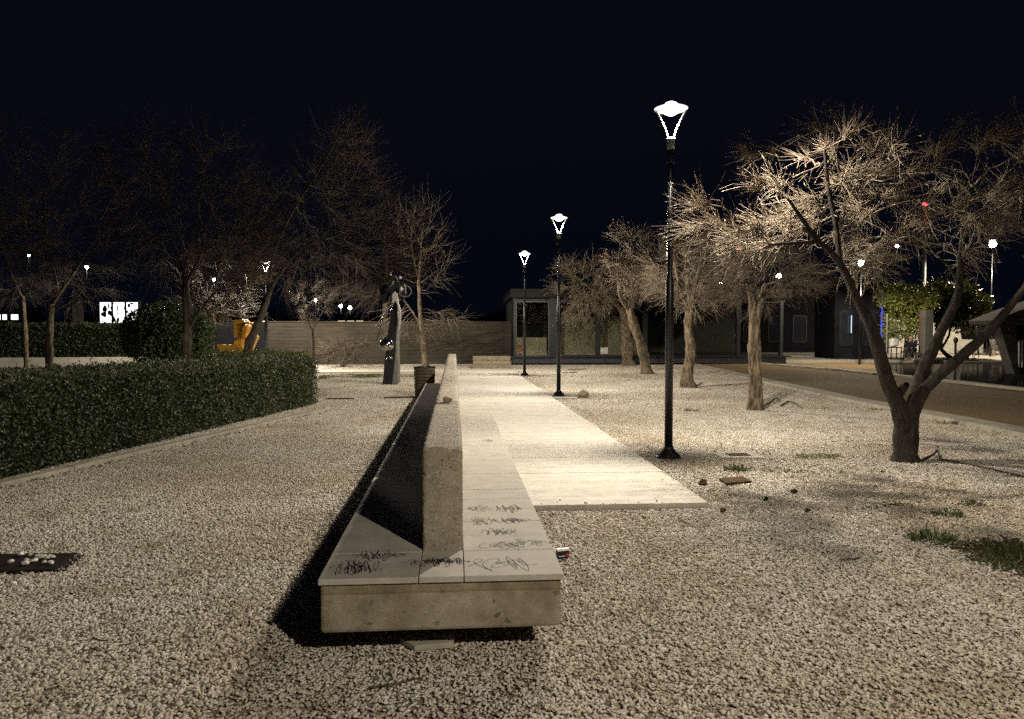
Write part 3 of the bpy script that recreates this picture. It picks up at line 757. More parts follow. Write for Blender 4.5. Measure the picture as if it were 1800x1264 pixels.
ltree('sapling', 'small forked sapling before the dark wall, left of the dark metal sculpture', 551, 640, 29,
  [([(551, 610), (549, 578)], .07, .045), ([(549, 580), (538, 555), (532, 520)], .03, .012), ([(550, 580), (560, 560), (570, 545)], .025, .012)],
  [(548, 525, 0, 45, 40, 150, .9)], 25, twig_n=1200, tw_len=.4)
b = G(748, 645); D = b.dot(FH)
tree('bare_tree', 'bare tree with slim ochre trunk and drooping low branches behind the litter bin', 'tree', tuple(b), [
    ([tuple(b)] + pl([(744, 610, D), (739, 560, D), (737, 515, D), (736, 490, D), (740, 440, D)]), .13, .04),
    (pl([(739, 572, D), (725, 548, D), (706, 522, D)]), .045, .02), (pl([(736, 492, D), (728, 460, D), (722, 420, D)]), .045, .015), (pl([(737, 500, D), (755, 485, D), (775, 472, D)]), .035, .012)],
  [blob(740, 400, D, 55, 60, 220, 1.4), blob(790, 560, D, 50, 22, 70, 1.4), blob(690, 565, D, 45, 24, 60, 1.4), blob(760, 470, D, 50, 50, 120, 1.3), blob(720, 580, D-1, 40, 20, 60, .8)],
  26, M_BARKL, M_TWIG, M_DRYD, LG, twig_n=480, leaf_n=0, tw_len=1.0, tw_r=.009, step=.3, kill=.55, tip=.009, jit=.15, curl=.18, droop=-.03, rmax=.03)
ltree('bare_tree', 'large bare tree far behind the dark metal sculpture', 676, 640, 38.5,
  [([(676, 600), (678, 540), (680, 480), (676, 420)], .17, .08)],
  [(670, 430, 0, 90, 90, 420, 3.0), (610, 470, 0, 60, 60, 160, 2), (620, 300, 0, 60, 110, 160, 2)], 27, twig_n=2500, tw_len=1.4, tw_r=.008, step=.42, kill=.6, tip=.010)
ltree('bare_tree', 'bare tree with dense lit lower twigs behind the round shrub, right of its top', 372, 640, 27,
  [([(370, 600), (372, 570), (368, 545)], .15, .11), ([(369, 550), (395, 540), (420, 530)], .05, .02), ([(368, 550), (350, 530), (335, 520)], .05, .02)],
  [(370, 540, 0, 75, 35, 420, 1.6), (390, 470, 0, 90, 50, 160, 1.6)], 28, bark=M_BARKL, twig_n=1800, tw_len=.8, tw_r=.010, tip=.009)
# dry shrub before the wall
b = Vector(G(602, 646))
tree('dry_shrub', 'leafless spreading shrub at the foot of the long brown wall', 'shrub', tuple(b), [
    ([tuple(b)] + pl([(590, 625, b.dot(FH)), (570, 600, b.dot(FH))]), .04, .02), ([tuple(b)] + pl([(605, 630, b.dot(FH)), (608, 600, b.dot(FH))]), .04, .02), ([tuple(b)] + pl([(615, 632, b.dot(FH)), (632, 605, b.dot(FH))]), .04, .02)],
  [blob(602, 615, b.dot(FH), 45, 20, 160, 1.2)], 29, M_BARK, M_TWIGD, M_DRYD, twig_n=1000, leaf_n=0, tw_len=.5, tw_r=.007, tip=.008, step=.22, kill=.3)
# green-lit tree by the pool
def leafy(name, label, base, trunkpts, blobs, seed, leafm, n, L=.16, Wd=.03, group=None):
    rs = np.random.default_rng(seed); root = empty(name, base, label, 'tree', group); B0 = Vector(base)
    mb = MB()
    for pts_, r0, r1 in trunkpts: 
        l = smooth_line(pts_, .3); mb.tube(l, [r0+(r1-r0)*i/(len(l)-1) for i in range(len(l))], 8)
    mb.build('trunk', M_BARK, root, smooth=True, local=B0)
    parts = []; tot = sum(b_[2] for b_ in blobs)
    for c, rad, w_ in blobs:
        m = int(n*w_/tot); k = max(8, m//60)
        u = rs.normal(0, 1, (k, 3)); u /= np.linalg.norm(u, axis=1)[:, None]; u *= rs.uniform(.55, 1, (k, 1)); cc = np.array(c)+u*np.array(rad)
        j = rs.integers(0, k, m); p = cc[j]+rs.normal(0, .12*rad[0]+.05, (m, 3)); parts.append(blades(rs, p, u[j]+np.array([0, 0, .1]), L, Wd, .7))
    V, Q = join(parts); npmesh('crown', V-np.array(base), Q, leafm, root); return root
D = 39.0
b = P(1592, 640, D); b.z = .16
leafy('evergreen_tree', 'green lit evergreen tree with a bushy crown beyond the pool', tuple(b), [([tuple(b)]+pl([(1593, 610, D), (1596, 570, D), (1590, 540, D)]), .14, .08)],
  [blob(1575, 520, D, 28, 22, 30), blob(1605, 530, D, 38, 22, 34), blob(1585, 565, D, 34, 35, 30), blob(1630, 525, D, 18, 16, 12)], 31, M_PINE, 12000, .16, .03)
b = P(1672, 640, 41); b.z = .16; D = 41
leafy('evergreen_tree', 'dim broad evergreen tree with forked stem, right of the green lit one', tuple(b), [([tuple(b)]+pl([(1655, 615, D), (1654, 590, D), (1650, 560, D)]), .12, .07), (pl([(1655, 612, D), (1668, 590, D), (1672, 560, D)]), .07, .04)],
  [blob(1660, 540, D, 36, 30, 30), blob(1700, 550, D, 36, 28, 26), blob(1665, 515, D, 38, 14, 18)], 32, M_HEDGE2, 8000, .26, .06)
# ------------------------------------------------------------------ hedges and shrub
def leaf_cloud(rs, pos, nrm, L, Wd):
    n = len(pos); d = nrm*.5 + rs.normal(0, .65, (n, 3)); d /= np.linalg.norm(d, axis=1)[:, None]
    s = np.cross(d, rs.normal(0, 1, (n, 3))); s /= np.linalg.norm(s, axis=1)[:, None]; f = np.cross(d, s)
    l = L*rs.uniform(.6, 1.3, n)[:, None]; w = Wd*rs.uniform(.7, 1.2, n)[:, None]
    V = np.stack([pos, pos+d*l*.5+s*w+f*w*.4, pos+d*l, pos+d*l*.5-s*w+f*w*.4], 1)
    tri = np.array([(0, 1, 2), (0, 2, 3)]); Q = (tri[None]+(np.arange(n)*4)[:, None, None]).reshape(-1, 3)
    return V.reshape(-1, 3), Q
def lump(x, y, s): return .5*np.sin(x*3.1*s+1)+.3*np.sin(y*5.3*s+2)+.3*np.sin((x+y)*8.7*s)
def hedge(name, label, O, U, Nn, length, depth, h0, h1, dens, leafm, seed, L=.05, Wd=.014, group=None):
    """O ground corner nearest camera side, U along, Nn away from the camera"""
    rs = np.random.default_rng(seed); root = empty(name, tuple(O), label, 'hedge', group)
    U = np.array(U); Nn = np.array(Nn); Z = np.array((0, 0, 1.0)); O_ = np.zeros(3); parts = []
    H = lambda s: h0+(h1-h0)*s/length
    def surf(n, kind):
        if kind == 'front': s = rs.uniform(0, length, n); z = rs.uniform(.04, 1, n)*H(s); t = np.zeros(n); nn = -Nn
        if kind == 'back': s = rs.uniform(0, length, n); z = rs.uniform(.04, 1, n)*H(s); t = np.full(n, depth); nn = Nn
        if kind == 'top': s = rs.uniform(0, length, n); t = rs.uniform(0, depth, n); z = H(s); nn = Z
        if kind == 'end': s = np.full(n, length); t = rs.uniform(0, depth, n); z = rs.uniform(.04, 1, n)*H(length); nn = U
        if kind == 'start': s = np.zeros(n); t = rs.uniform(0, depth, n); z = rs.uniform(.04, 1, n)*H(0); nn = -U
        # rounded top edges
        zz = z - .05*(np.abs(t-depth/2)/(depth/2))**6 if kind == 'top' else z
        p = O_ + U*s[:, None]+Nn*t[:, None]+Z*zz[:, None]
        bmp = .05*lump(s, z+t, 1.2)+rs.normal(0, .025, n) - rs.uniform(0, .06, n)
        p = p + nn*bmp[:, None]; p += rs.normal(0, .01, (n, 3))
        return p, np.tile(nn, (n, 1))
    for kind, area in (('front', length*h0), ('top', length*depth), ('end', depth*h1), ('back', length*h0*.25), ('start', depth*h0*.3)):
        p, nn = surf(int(area*dens), kind); V, Q = leaf_cloud(rs, p, nn, L, Wd); parts.append((V, Q))
        p, nn = surf(int(area*40), kind); 
        V, Q = leaf_cloud(rs, p+nn*.05, nn*1.2, L*1.2, Wd); parts.append((V, Q))
    n = int(length*26); s_ = rs.uniform(0, length, n); t_ = rs.uniform(0, depth, n)
    for q_ in range(4):
        p = O_ + U*s_[:, None] + Nn*t_[:, None] + Z*(H(s_) + rs.uniform(.0, .09, n)*rs.random(n)*1.6)[:, None] + rs.normal(0, .018, (n, 3))
        V, Q = leaf_cloud(rs, p, np.tile(Z, (n, 1)), L, Wd); parts.append((V, Q))
    V, Q = join(parts); npmesh('leaves', V, Q, leafm, root)
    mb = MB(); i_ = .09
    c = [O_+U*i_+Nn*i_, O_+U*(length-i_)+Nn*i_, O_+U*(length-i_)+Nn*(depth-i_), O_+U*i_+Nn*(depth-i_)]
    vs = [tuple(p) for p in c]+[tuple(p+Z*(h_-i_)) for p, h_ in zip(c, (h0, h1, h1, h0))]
    mb.add(vs, [(3,2,1,0),(4,5,6,7),(0,1,5,4),(1,2,6,5),(2,3,7,6),(3,0,4,7)]); mb.build('dark_core', M_CORE, root)  # solid core box, near-black in place of the shade among the leaves
    return root
Hend = G(572, 711) + hn*.16; Hst = Vector((ha.x, ha.y, 0)) + hn*.22
Hlen = (Hend-Hst).length; HU = (Hend-Hst).normalized()
hedge('clipped_hedge', 'long clipped dark green hedge behind a stone kerb at the left', Hst, HU, (-HU.y, HU.x, 0), Hlen, 1.7, 1.10, 1.00, 1900, M_HEDGE, 41, L=.044, Wd=.0125)
h2 = P(345, 652, 20.5); h2.z = 0
hedge('low_hedge', 'lower yellow-green bushy hedge between the clipped hedge and the yellow sculpture', h2, (.98, .2, 0), (-.2, .98, 0), 2.9, 1.6, 1.02, .98, 800, M_HEDGE2, 42, L=.06, Wd=.010)
h3 = P(-60, 650, 36); h3.z = 0
hedge('tall_hedge', 'tall black looking hedge behind the pale low wall at the far left', h3, (.995, .1, 0), (-.1, .995, 0), 13.5, 1.0, 1.86, 1.96, 200, M_HEDGE, 43, L=.10, Wd=.03)
# round shrub
bc = P(296, 588, 21.0); rs = np.random.default_rng(44)
ball = empty('round_shrub', (bc.x, bc.y, 0), 'big ball-clipped evergreen shrub behind the hedge', 'shrub')
n = 9000; u = rs.normal(0, 1, (n, 3)); u /= np.linalg.norm(u, axis=1)[:, None]
rad = np.array([1.14, 1.1, .84]); az = np.arctan2(u[:, 1], u[:, 0]); bl = 1+.035*np.sin(az*5+u[:, 2]*6)+rs.normal(0, .03, n)
pz = u*rad*bl[:, None]; pz[:, 2] += bc.z-.02
V, Q = leaf_cloud(rs, pz, u, .085, .024); npmesh('leaves', V, Q, M_BALL, ball)
mb = MB(); mb.lathe([(.02, bc.z-.76), (.6, bc.z-.6), (1.0, bc.z-.2), (1.02, bc.z+.15), (.7, bc.z+.52), (.02, bc.z+.72)], 20); mb.tube([(0, 0, 0), (0, 0, bc.z-.5)], .1, 8); mb.build('dark_core', M_CORE, ball)  # near-black core painted as the inner shade, plus a short stalk
# ------------------------------------------------------------------ left background
def obox(name, label, cat, x0, x1, y0, y1, z0, z1, mat, group=None, bev=.01):
    c = Vector(((x0+x1)/2, (y0+y1)/2, 0)); mb = MB(); mb.box(x0, x1, y0, y1, z0, z1)
    o = mb.build(name, mat, bevel=bev, local=c); o.location = c; return tag(o, label, cat, group)
M_PALEW = mk_concrete('pale_plaster', (.56, .52, .44), (.72, .68, .58), False, (2, 2, 8))
a = P(-60, 640, 33); b_ = P(262, 640, 34.5)
def wall_between(name, label, cat, A, B_, th, h, mat, z0=-.05, parts=None):
    A = Vector((A.x, A.y, 0)); B_ = Vector((B_.x, B_.y, 0)); d = B_-A; L = d.length; ang = math.atan2(d.y, d.x)
    mb = MB(); mb.box(0, L, 0, th, z0, h); o = mb.build(name, mat, bevel=.015); o.location = A; o.rotation_euler.z = ang
    tag(o, label, cat); return o, L, ang
wall_between('low_wall', 'pale plastered low wall behind the left trees', 'wall', a, b_, .3, .44, M_PALEW)
a = P(188, 646, 29.0); b_ = P(299, 640, 30)
wall_between('planter_edge', 'low pale planter edge peeking over the hedge beside the round shrub', 'wall', a, b_, .25, .38, M_PALEW)
# long brown wall
def mk_longwall():
    t = NT('coursed_wall'); f = t.noise(1, 5, .6, stretch=(1.2, 1.2, 14))
    c = t.ramp(f, [(.3, (.038, .030, .021)), (.7, (.088, .071, .050))]); c = t.mix(1.0, c, t.ramp(t.noise(.8, 4), [(.3, .6), (.7, 1)]), 'MULTIPLY')
    t.bump(f, .6, .03); return t.set(c, .9)
M_LW = mk_longwall()
A = P(468, 640, 36.2); Bp = P(907, 640, 38.0)
A0 = Vector((A.x, A.y, 0)); B0_ = Vector((Bp.x, Bp.y, 0)); L = (B0_-A0).length
lw = empty('long_wall', tuple(A0), 'long brown wall of horizontal courses running behind the lawn', 'wall', rz=math.atan2(B0_.y-A0.y, B0_.x-A0.x))
mb = MB(); rr = random.Random(9); z = 0
while z < 1.98:
    h = .165; mb.box(0, L, rr.uniform(-.012, .012), .4, z, z+h-.007); z += h
mb.build('courses', M_LW, lw); MB().box(-.02, L+.02, .03, .37, 0, 2.0).build('core', M_LW, lw)
mb = MB().box(-.03, L+.03, -.04, .44, 2.003, 2.07); mb.build('coping', M_LW, lw, bevel=.01)
mb = MB().box(0, L, -.55, -.02, -.02, .26); mb.build('footing', M_LW, lw, bevel=.02)
# dark green screen left of that wall
A = P(355, 640, 33); Bp = P(466, 640, 33.5)
wall_between('dark_screen', 'dark panel screen behind the yellow sculpture', 'wall', A, Bp, .2, 2.0, simple('dark_panel', (.006, .0065, .008), .7))
# steps
A = G(832, 650); 
st = empty('concrete_steps', (A.x, A.y, 0), 'three weathered concrete steps at the end of the path', 'steps')
for i in range(3):
    obj_ = MB().box(0+.0*i, 1.60, .30*i, .30*i+.32 if i < 2 else 1.2, -.02 if i == 0 else .18*i-.0, .18*(i+1)-.003).build('step', M_STEP, st, bevel=.02)
# yellow sculpture
D = 26.0; k = D/FPX
def psl(pts_px, D, th):
    """outline drawn at depth D, given real thickness along the view depth"""
    vs = [P(x, y, D) for x, y in pts_px]; back = [v + FH*th for v in vs]; n = len(vs)
    return vs+back, [tuple(range(n))[::-1], tuple(range(n, 2*n))]+[(i, (i+1) % n, (i+1) % n+n, i+n) for i in range(n)]
ysb = P(412, 640, D); ysb.z = 0
ys = empty('yellow_sculpture', tuple(ysb), 'yellow painted sculpture of stacked angular blocks beyond the hedge', 'sculpture')
def ypart(name, poly, dd, th, mat=M_YEL):
    vs, fs = psl(poly, D+dd, th); MB().add(vs, fs).build(name, mat, ys, bevel=.02, local=ysb)
ypart('head_block', [(410, 563), (425, 561), (431, 566), (432, 590), (425, 595), (411, 592)], 0, .6)
ypart('face_block', [(432.5, 572), (435, 575), (433, 585), (430, 593), (424, 594), (425, 578), (428, 570)], -.15, .5)
ypart('brow_beam', [(428, 566), (438, 566), (438, 570), (431, 571)], -.25, .5)
ypart('neck_block', [(415, 596), (424.5, 596), (425, 605), (423, 650), (412, 650), (411, 601)], .05, .45)
ypart('arm_block', [(444, 586), (451, 592), (450, 595), (442, 611), (436, 650), (432, 650), (437, 616)], -.1, .35)
for i, (xa, xb) in enumerate(((380, 393.5), (394.5, 403), (404, 412.5), (413.5, 424))):
    ypart('slab', [(xa, 606), (xb, 605.5), (xb+9, 624), (xb+10, 650), (xa+9, 650), (xa+7, 624)], -.35-.02*i, .25)
# dark metal sculpture
SB = G(686, 677); D = SB.dot(FH)
sc = empty('metal_sculpture', tuple(SB), 'tall dark metal sculpture with a ball, a hoop and a pale curved plate', 'sculpture')
M_DKM = simple('dark_bronze', (.022, .022, .026), .35, .4, var=.3)
M_GRM = simple('grey_steel', (.16, .155, .14), .55, .2, var=.3)
M_PLM = simple('pale_steel', (.42, .40, .36), .5, .2, var=.2)
M_CHR = simple('polished_ball', (.55, .55, .55), .12, 1.0, var=.15, bump=0)
def spart(name, poly, dd, th, mat):
    vs, fs = psl(poly, D+dd, th); MB().add(vs, fs).build(name, mat, sc, bevel=.012, local=Vector(SB))
spart('column', [(672, 677), (688, 677), (693, 630), (695, 575), (699, 540), (698, 525), (694, 528), (687, 545), (681, 590), (676, 635)], 0, .30, M_DKM)
spart('side_plate', [(688.5, 677), (700, 673), (700, 650), (698.5, 600), (700, 560), (698, 545), (696.5, 575), (694, 630)], .02, .42, M_GRM)
spart('curved_plate', [(688, 530), (689, 517), (694, 512), (699, 517), (700, 530), (704, 545), (704.5, 565), (702, 580), (700, 575), (700.5, 555), (698, 535), (694, 528), (691, 534)], -.12, .06, M_PLM)
def ballp(name, x, y, r, dd, mat):
    c = P(x, y, D+dd)-Vector(SB); mb = MB(); mb.lathe([(max(.002, r*math.sin(math.pi*i/12)), -r*math.cos(math.pi*i/12)) for i in range(13)], 20, Matrix.Translation(c)); return mb.build(name, mat, sc, smooth=True)
ballp('ball', 679.5, 606, .21, -.28, M_CHR)
ballp('small_ball', 679, 630, .045, -.28, M_CHR); ballp('small_ball', 687, 629, .05, -.28, M_CHR)
def tubep(name, pts_, r, mat, dd=0):
    MB().tube([P(x, y, D+dd)-Vector(SB) for x, y in pts_], r, 8).build(name, mat, sc, smooth=True)
tubep('rod', [(667, 586), (672, 592), (678, 604)], .03, M_GRM, -.35)
tubep('rod', [(662, 597), (667, 583), (672, 560), (690, 525)], .015, M_DKM, -.2)
tubep('hoop', [(706+11*math.cos(t_/12*6.283)+6, 512+10*math.sin(t_/12*6.283)) for t_ in range(13)], .014, M_GRM)
spart('top_plate', [(683, 515), (684, 500), (690, 490), (694, 483), (698, 492), (703, 500), (706, 515), (700, 522), (688, 520)], .0, .25, M_DKM)
spart('top_block', [(668, 522), (665, 505), (673, 498), (680, 502), (686, 494), (688, 512), (682, 530), (674, 534)], .05, .3, M_DKM)
spart('top_block', [(700, 505), (706, 494), (712, 500), (713, 515), (708, 530), (701, 524)], .1, .2, M_DKM)
spart('top_fin', [(676, 508), (683, 498), (688, 503), (684, 512), (678, 515)], -.1, .06, M_DKM)
tubep('horn', [(690, 490), (686, 482), (688, 476)], .02, M_DKM); ballp('stud', 703, 488, .05, -.1, M_PLM); ballp('stud', 705, 508, .06, -.1, M_PLM); tubep('horn', [(683, 505), (690, 500), (692, 494)], .02, M_GRM, -.15)
# slatted bin
BN = Vector((-.72, 18.55, 0)); bn = empty('litter_bin', tuple(BN), 'round slatted dark litter bin at the far end of the bench', 'bin')
for i in range(9):
    z = .06+i*.075; r = .225+.02*i/8; MB().lathe([(r, z), (r+.012, z), (r+.012, z+.058), (r, z+.058)], 24, cap=False).build('slat_band', M_WOODD, bn)
MB().lathe([(.215, .02), (.232, .72), (.20, .72), (.19, .06)], 24).build('liner', M_BLACK, bn)
MB().lathe([(.24, .725), (.262, .725), (.262, .745), (.24, .745), (.24, .725)], 24, cap=False).build('rim', M_BLACK, bn)
# ------------------------------------------------------------------ glass pavilion
t = NT('window_glass'); t.b.inputs['Base Color'].default_value = (.10, .12, .10, 1); t.b.inputs['Roughness'].default_value = .04
tr = t.n.new('ShaderNodeBsdfTransparent'); tr.inputs[0].default_value = (.84, .85, .82, 1); mx = t.n.new('ShaderNodeMixShader'); fr = t.n.new('ShaderNodeFresnel'); fr.inputs[0].default_value = 1.6
gl = t.n.new('ShaderNodeBsdfGlossy'); gl.inputs['Roughness'].default_value = .03
t.link(fr.outputs[0], mx.inputs[0]); t.link(tr.outputs[0], mx.inputs[1]); t.link(gl.outputs[0], mx.inputs[2]); t.link(mx.outputs[0], t.out.inputs[0]); M_GLASS = t.m
PV = P(903, 642, 35.8); PV.z = 0
pv = empty('glass_pavilion', tuple(PV), 'low dark pavilion with large glass panes on a raised plinth', 'pavilion', rz=R(-1.0))
k = 35.8/FPX; X = lambda px: (px-903)*k
M_PVD = simple('dark_frame', (.022, .024, .027), .5, .3); M_PVW = simple('pavilion_roof', (.04, .038, .033), .8)
M_PVG = simple('window_frame_grey', (.08, .08, .065), .5, .2); M_PLB = simple('pavilion_plinth', (.085, .085, .10), .7)
M_INT = simple('interior_board', (.50, .47, .34), .8, var=.2, scale=1.5); M_INTD = simple('interior_dark', (.05, .055, .045), .8)
PW = 13.0
MB().box(-.05, PW, 0, 7, .09, .36).build('plinth', M_PLB, pv, bevel=.02)
MB().box(-.2, PW+.2, -.12, 7.1, .365, .42).build('plinth_cap', M_PVD, pv)
MB().box(-.1, PW+.1, .15, 7.1, -.05, .088).build('foot', M_BLACK, pv)
MB().box(-.15, PW+.15, -.15, 7.15, 3.15, 3.56).build('roof', M_PVW, pv, bevel=.02)
cols = [0.0, X(966), X(1050), X(1135), 8.4, 10.6, 12.7]
wid = [.10, .50, .14, .14, .14, .14, .14]
for c, w in zip(cols, wid): MB().box(c, c+w, .02, .2, .42, 3.15).build('post', M_PVD, pv)
MB().box(-.0, PW, .25, .36, 3.0, 3.148).build('head_frame', M_PVD, pv)
for i in range(len(cols)-1):
    a, b_ = cols[i]+wid[i], cols[i+1]
    w_ = MB(); 
    for (xa, xb, za, zb) in ((a, a+.05, .425, 2.99), (b_-.05, b_, .425, 2.99), (a+.05, b_-.05, .425, .475), (a+.05, b_-.05, 2.94, 2.99)): w_.box(xa+.002, xb-.002, .06, .12, za, zb)
    fo = w_.build('window', M_PVG if i == 0 else M_PVD, pv); MB().box(a+.052, b_-.052, .085, .095, .476, 2.938).build('pane', M_GLASS, fo)
MB().box(.1, PW-.1, 6.8, 6.95, .42, 3.15).build('back_wall', M_INTD, pv)
MB().box(.0, .08, .25, 6.8, .42, 3.15).build('side_wall', M_INTD, pv)
MB().box(.15, PW-.1, .3, 6.8, .421, .44).build('floor', M_INTD, pv)
MB().box(.12, 1.62, .75, .82, .44, 1.30).build('beige_board', M_INT, pv); MB().box(2.2, 6.1, 1.2, 1.28, .44, 2.3).build('beige_board', M_INT, pv)  # second board stands in for the beige reflection on its pane
MB().box(.16, .46, .55, .58, .50, .95).build('poster', simple('orange_print', (.55, .20, .11), .6, scale=14), pv)
MB().box(X(1057), X(1070), .035-.03, .035-.005, .52, .83).build('notice', M_PALEW, pv)
# dark buildings farther right
M_DKB = simple('dark_facade', (.012, .012, .016), .8, var=.4, scale=2); M_DKW = simple('dark_window', (.02, .022, .03), .15)
def block(name, label, px0, px1, D, top, depth, mat, nwin=0, group=None, cat='building'):
    A = P(px0, 640, D); B_ = P(px1, 640, D); A.z = B_.z = 0; h = P(px0, top, D).z; d = B_-A; L = d.length
    root = empty(name, tuple(A), label, cat, group, rz=math.atan2(d.y, d.x))
    MB().box(0, L, 0, depth, 0, h).build('walls', mat, root, bevel=.02)
    MB().box(-.15, L+.15, -.15, depth+.15, h+.003, h+.25).build('roof', mat, root, bevel=.02)
    for i in range(nwin):
        x = L*(i+.25)/nwin; w = L/nwin*.5
        f = MB(); 
        for (xa, xb, za, zb) in ((x-.06, x, .9, 2.6), (x+w, x+w+.06, .9, 2.6), (x, x+w, .84, .9), (x, x+w, 2.6, 2.66)): f.box(xa, xb, -.05, -.003, za, zb)
        fo = f.build('window', M_PVD, root); MB().box(x, x+w, -.03, -.006, .9, 2.6).build('pane', M_DKW, fo)
    return root, L, h
block('dark_building', 'long unlit building behind the right row of trees', 1165, 1470, 52, 505, 8, M_DKB, 7)
r_, L, h = block('kiosk', 'dark kiosk with a blue light tube on its corner, left of the green lit tree', 1466, 1546, 39.5, 503, 2.6, M_DKB, 2, cat='kiosk')
MB().tube([(L+.02, -.12, .4), (L+.02, -.12, h-.3)], .035, 8).build('blue_tube', M_BLUEGLOW, r_)
MB().tube([(L*.33, -.2, 1.5), (L*.33, -.2, 2.4)], .02, 8).build('white_tube', emis('cool_tube', (.6, .75, 1), 1.5), r_)
rs = np.random.default_rng(77); nn_ = 700; pp = np.stack([rs.uniform(.2, L, nn_), rs.uniform(0, 1.2, nn_), h+.25+rs.uniform(0, .18, nn_)], 1)
V, Q = blades(rs, pp, np.tile([0, 0, .6], (nn_, 1)), .18, .03, .8); npmesh('roof_plants', V, Q, M_HEDGE2, r_)
M_CAN2 = mk_concrete('dim_concrete', (.08, .075, .065), (.14, .13, .115), False, (2, 2, 2))
# bright wall and things beyond the pool
D = 58
r_, L, h = block('pale_building', 'pale walled building across the plaza, behind the evergreen trees', 1562, 1728, 50, 566, 6, M_PALEW)
A = P(1625, 640, 37.2); A.z = .16
pil = empty('concrete_pillar', tuple(A), 'grey concrete pillar at the pool edge under the mast', 'pillar')
MB().box(0, .42, 0, .42, 0, P(1625, 545, 37.2).z-.16).build('shaft', M_CAN2, pil, bevel=.02); MB().box(-.05, .47, -.05, .47, -.0, .10).build('base', M_KERB, pil)
A = P(1618, 640, 37.8); A.z = .16
tag(obox('red_post', 'thin reddish post standing left of the grey concrete pillar', 'post', A.x-.05, A.x+.07, A.y, A.y+.12, .16, 2.6, simple('red_paint', (.16, .045, .05), .6)))
# mast with red light
MD = 44; A = P(1621, 640, MD); A.z = .16
ms = empty('signal_mast', tuple(A), 'tall grey mast with a red beacon on top and one side arm', 'mast')
ht = P(1621, 362, MD).z-.16
MB().lathe([(.14, 0), (.12, 2), (.10, ht)], 12).build('pole', simple('mast_grey', (.13, .13, .12), .6), ms, smooth=True)
za = P(1621, 429, MD).z-.16; MB().box(0, 1.6, -.06, .06, za-.06, za+.06).build('arm', M_DKM, ms)
mb = MB(); mb.lathe([(.05, ht), (.14, ht+.02), (.15, ht+.12), (.09, ht+.2), (.01, ht+.22)], 14); mb.build('beacon', M_REDGLOW, ms, smooth=True)
rl = bpy.data.lights.new('beacon_light', 'POINT'); rl.energy = 6; rl.color = (1, .05, .05); rl.shadow_soft_size = .1; ro = bpy.data.objects.new('beacon_light', rl); COL.objects.link(ro); ro.parent = ms; ro.location = (0, -.3, ht+.1)
for nm, lb, x, y, D_ in (('signal_light', 'red signal light glowing through the middle of the nearest tree crown', 1421, 408, 70), ('signal_light', 'faint red signal light low in the left part of the nearest tree crown', 1291, 437, 90)):
    A = P(x, 640, D_); A.z = 0; h_ = P(x, y, D_).z; s_ = empty(nm, tuple(A), lb, 'signal light')
    MB().lathe([(.08, 0), (.06, h_-.2)], 8).build('pole', M_ALU, s_); MB().box(-.15, .15, -.08, .1, h_-.2, h_+.3).build('housing', M_BLACK, s_)
    MB().lathe([(.01, 0), (.09, .01), (.10, .05)], 12, Matrix.Translation((0, -.14, h_)) @ Matrix.Rotation(R(-90), 4, 'X')).build('lens', M_REDGLOW, s_)
# right edge canopy
D = 27.5
cb = P(1790, 690, D); cb.z = 0
cn = empty('angular_canopy', tuple(cb), 'grey angular concrete canopy with a slanted leg at the right edge', 'canopy')
M_CAN = mk_concrete('canopy_concrete', (.07, .065, .055), (.14, .125, .105), False, (2, 2, 2))
def cpart(name, poly, dd, th, mat):
    vs, fs = psl(poly, D+dd, th); MB().add(vs, fs).build(name, mat, cn, bevel=.01, local=cb)
cpart('slanted_leg', [(1757, 572), (1787, 572), (1790, 640), (1800, 700), (1798, 704), (1778, 640)], 0, .5, M_CAN)
cpart('roof_slab', [(1749, 563), (1800, 543), (1870, 520), (1870, 571), (1787, 571.5), (1752, 570)], -.1, 1.6, M_CAN)
cpart('wall_panel', [(1788, 573), (1870, 573), (1870, 700), (1801, 700), (1791, 640)], .25, .2, M_DKB)
for x in (1792, 1797, 1806, 1816): cpart('mullion', [(x, 597), (x+1.6, 597), (x+1.6, 646), (x, 646)], .12, .08, M_WHITE)
D = 47
ab = P(1740, 640, 46); ab.z = .16
aw = empty('dark_stall', tuple(ab), 'dark roofed stall across the plaza with pale panel under its roof', 'stall')
cb, cn = ab, aw
D = 46
cpart('roof', [(1712, 572), (1752, 572), (1764, 597), (1716, 597)], 0, 1.5, M_DKB)
cpart('post', [(1719, 597.5), (1721, 597.5), (1721, 635), (1719, 635)], .1, .1, M_DKM); cpart('post', [(1735, 597.5), (1736.5, 597.5), (1736.5, 637), (1735, 637)], .1, .1, M_DKM)
cpart('panel', [(1748, 598), (1762, 598), (1762, 622), (1748, 620)], .5, .1, M_PALEW)
# coil bike rack
ck = 36.8; A = P(1680, 640, ck); A.z = .16
bk = empty('bike_rack', tuple(A), 'coiled tube bicycle rack by the far pool edge', 'bike rack')
pts_ = []
for i in range(90):
    t_ = i/89*4.5*2*math.pi; pts_.append((.25*t_/6.283+.12*math.sin(t_), .05*math.sin(t_*.5), .26+.24*-math.cos(t_)))
MB().tube(pts_, .016, 6).build('coil', M_DKM, bk, smooth=True); MB().tube([(0, 0, .03), (1.2, 0, .03)], .02, 6).build('foot_rail', M_DKM, bk)
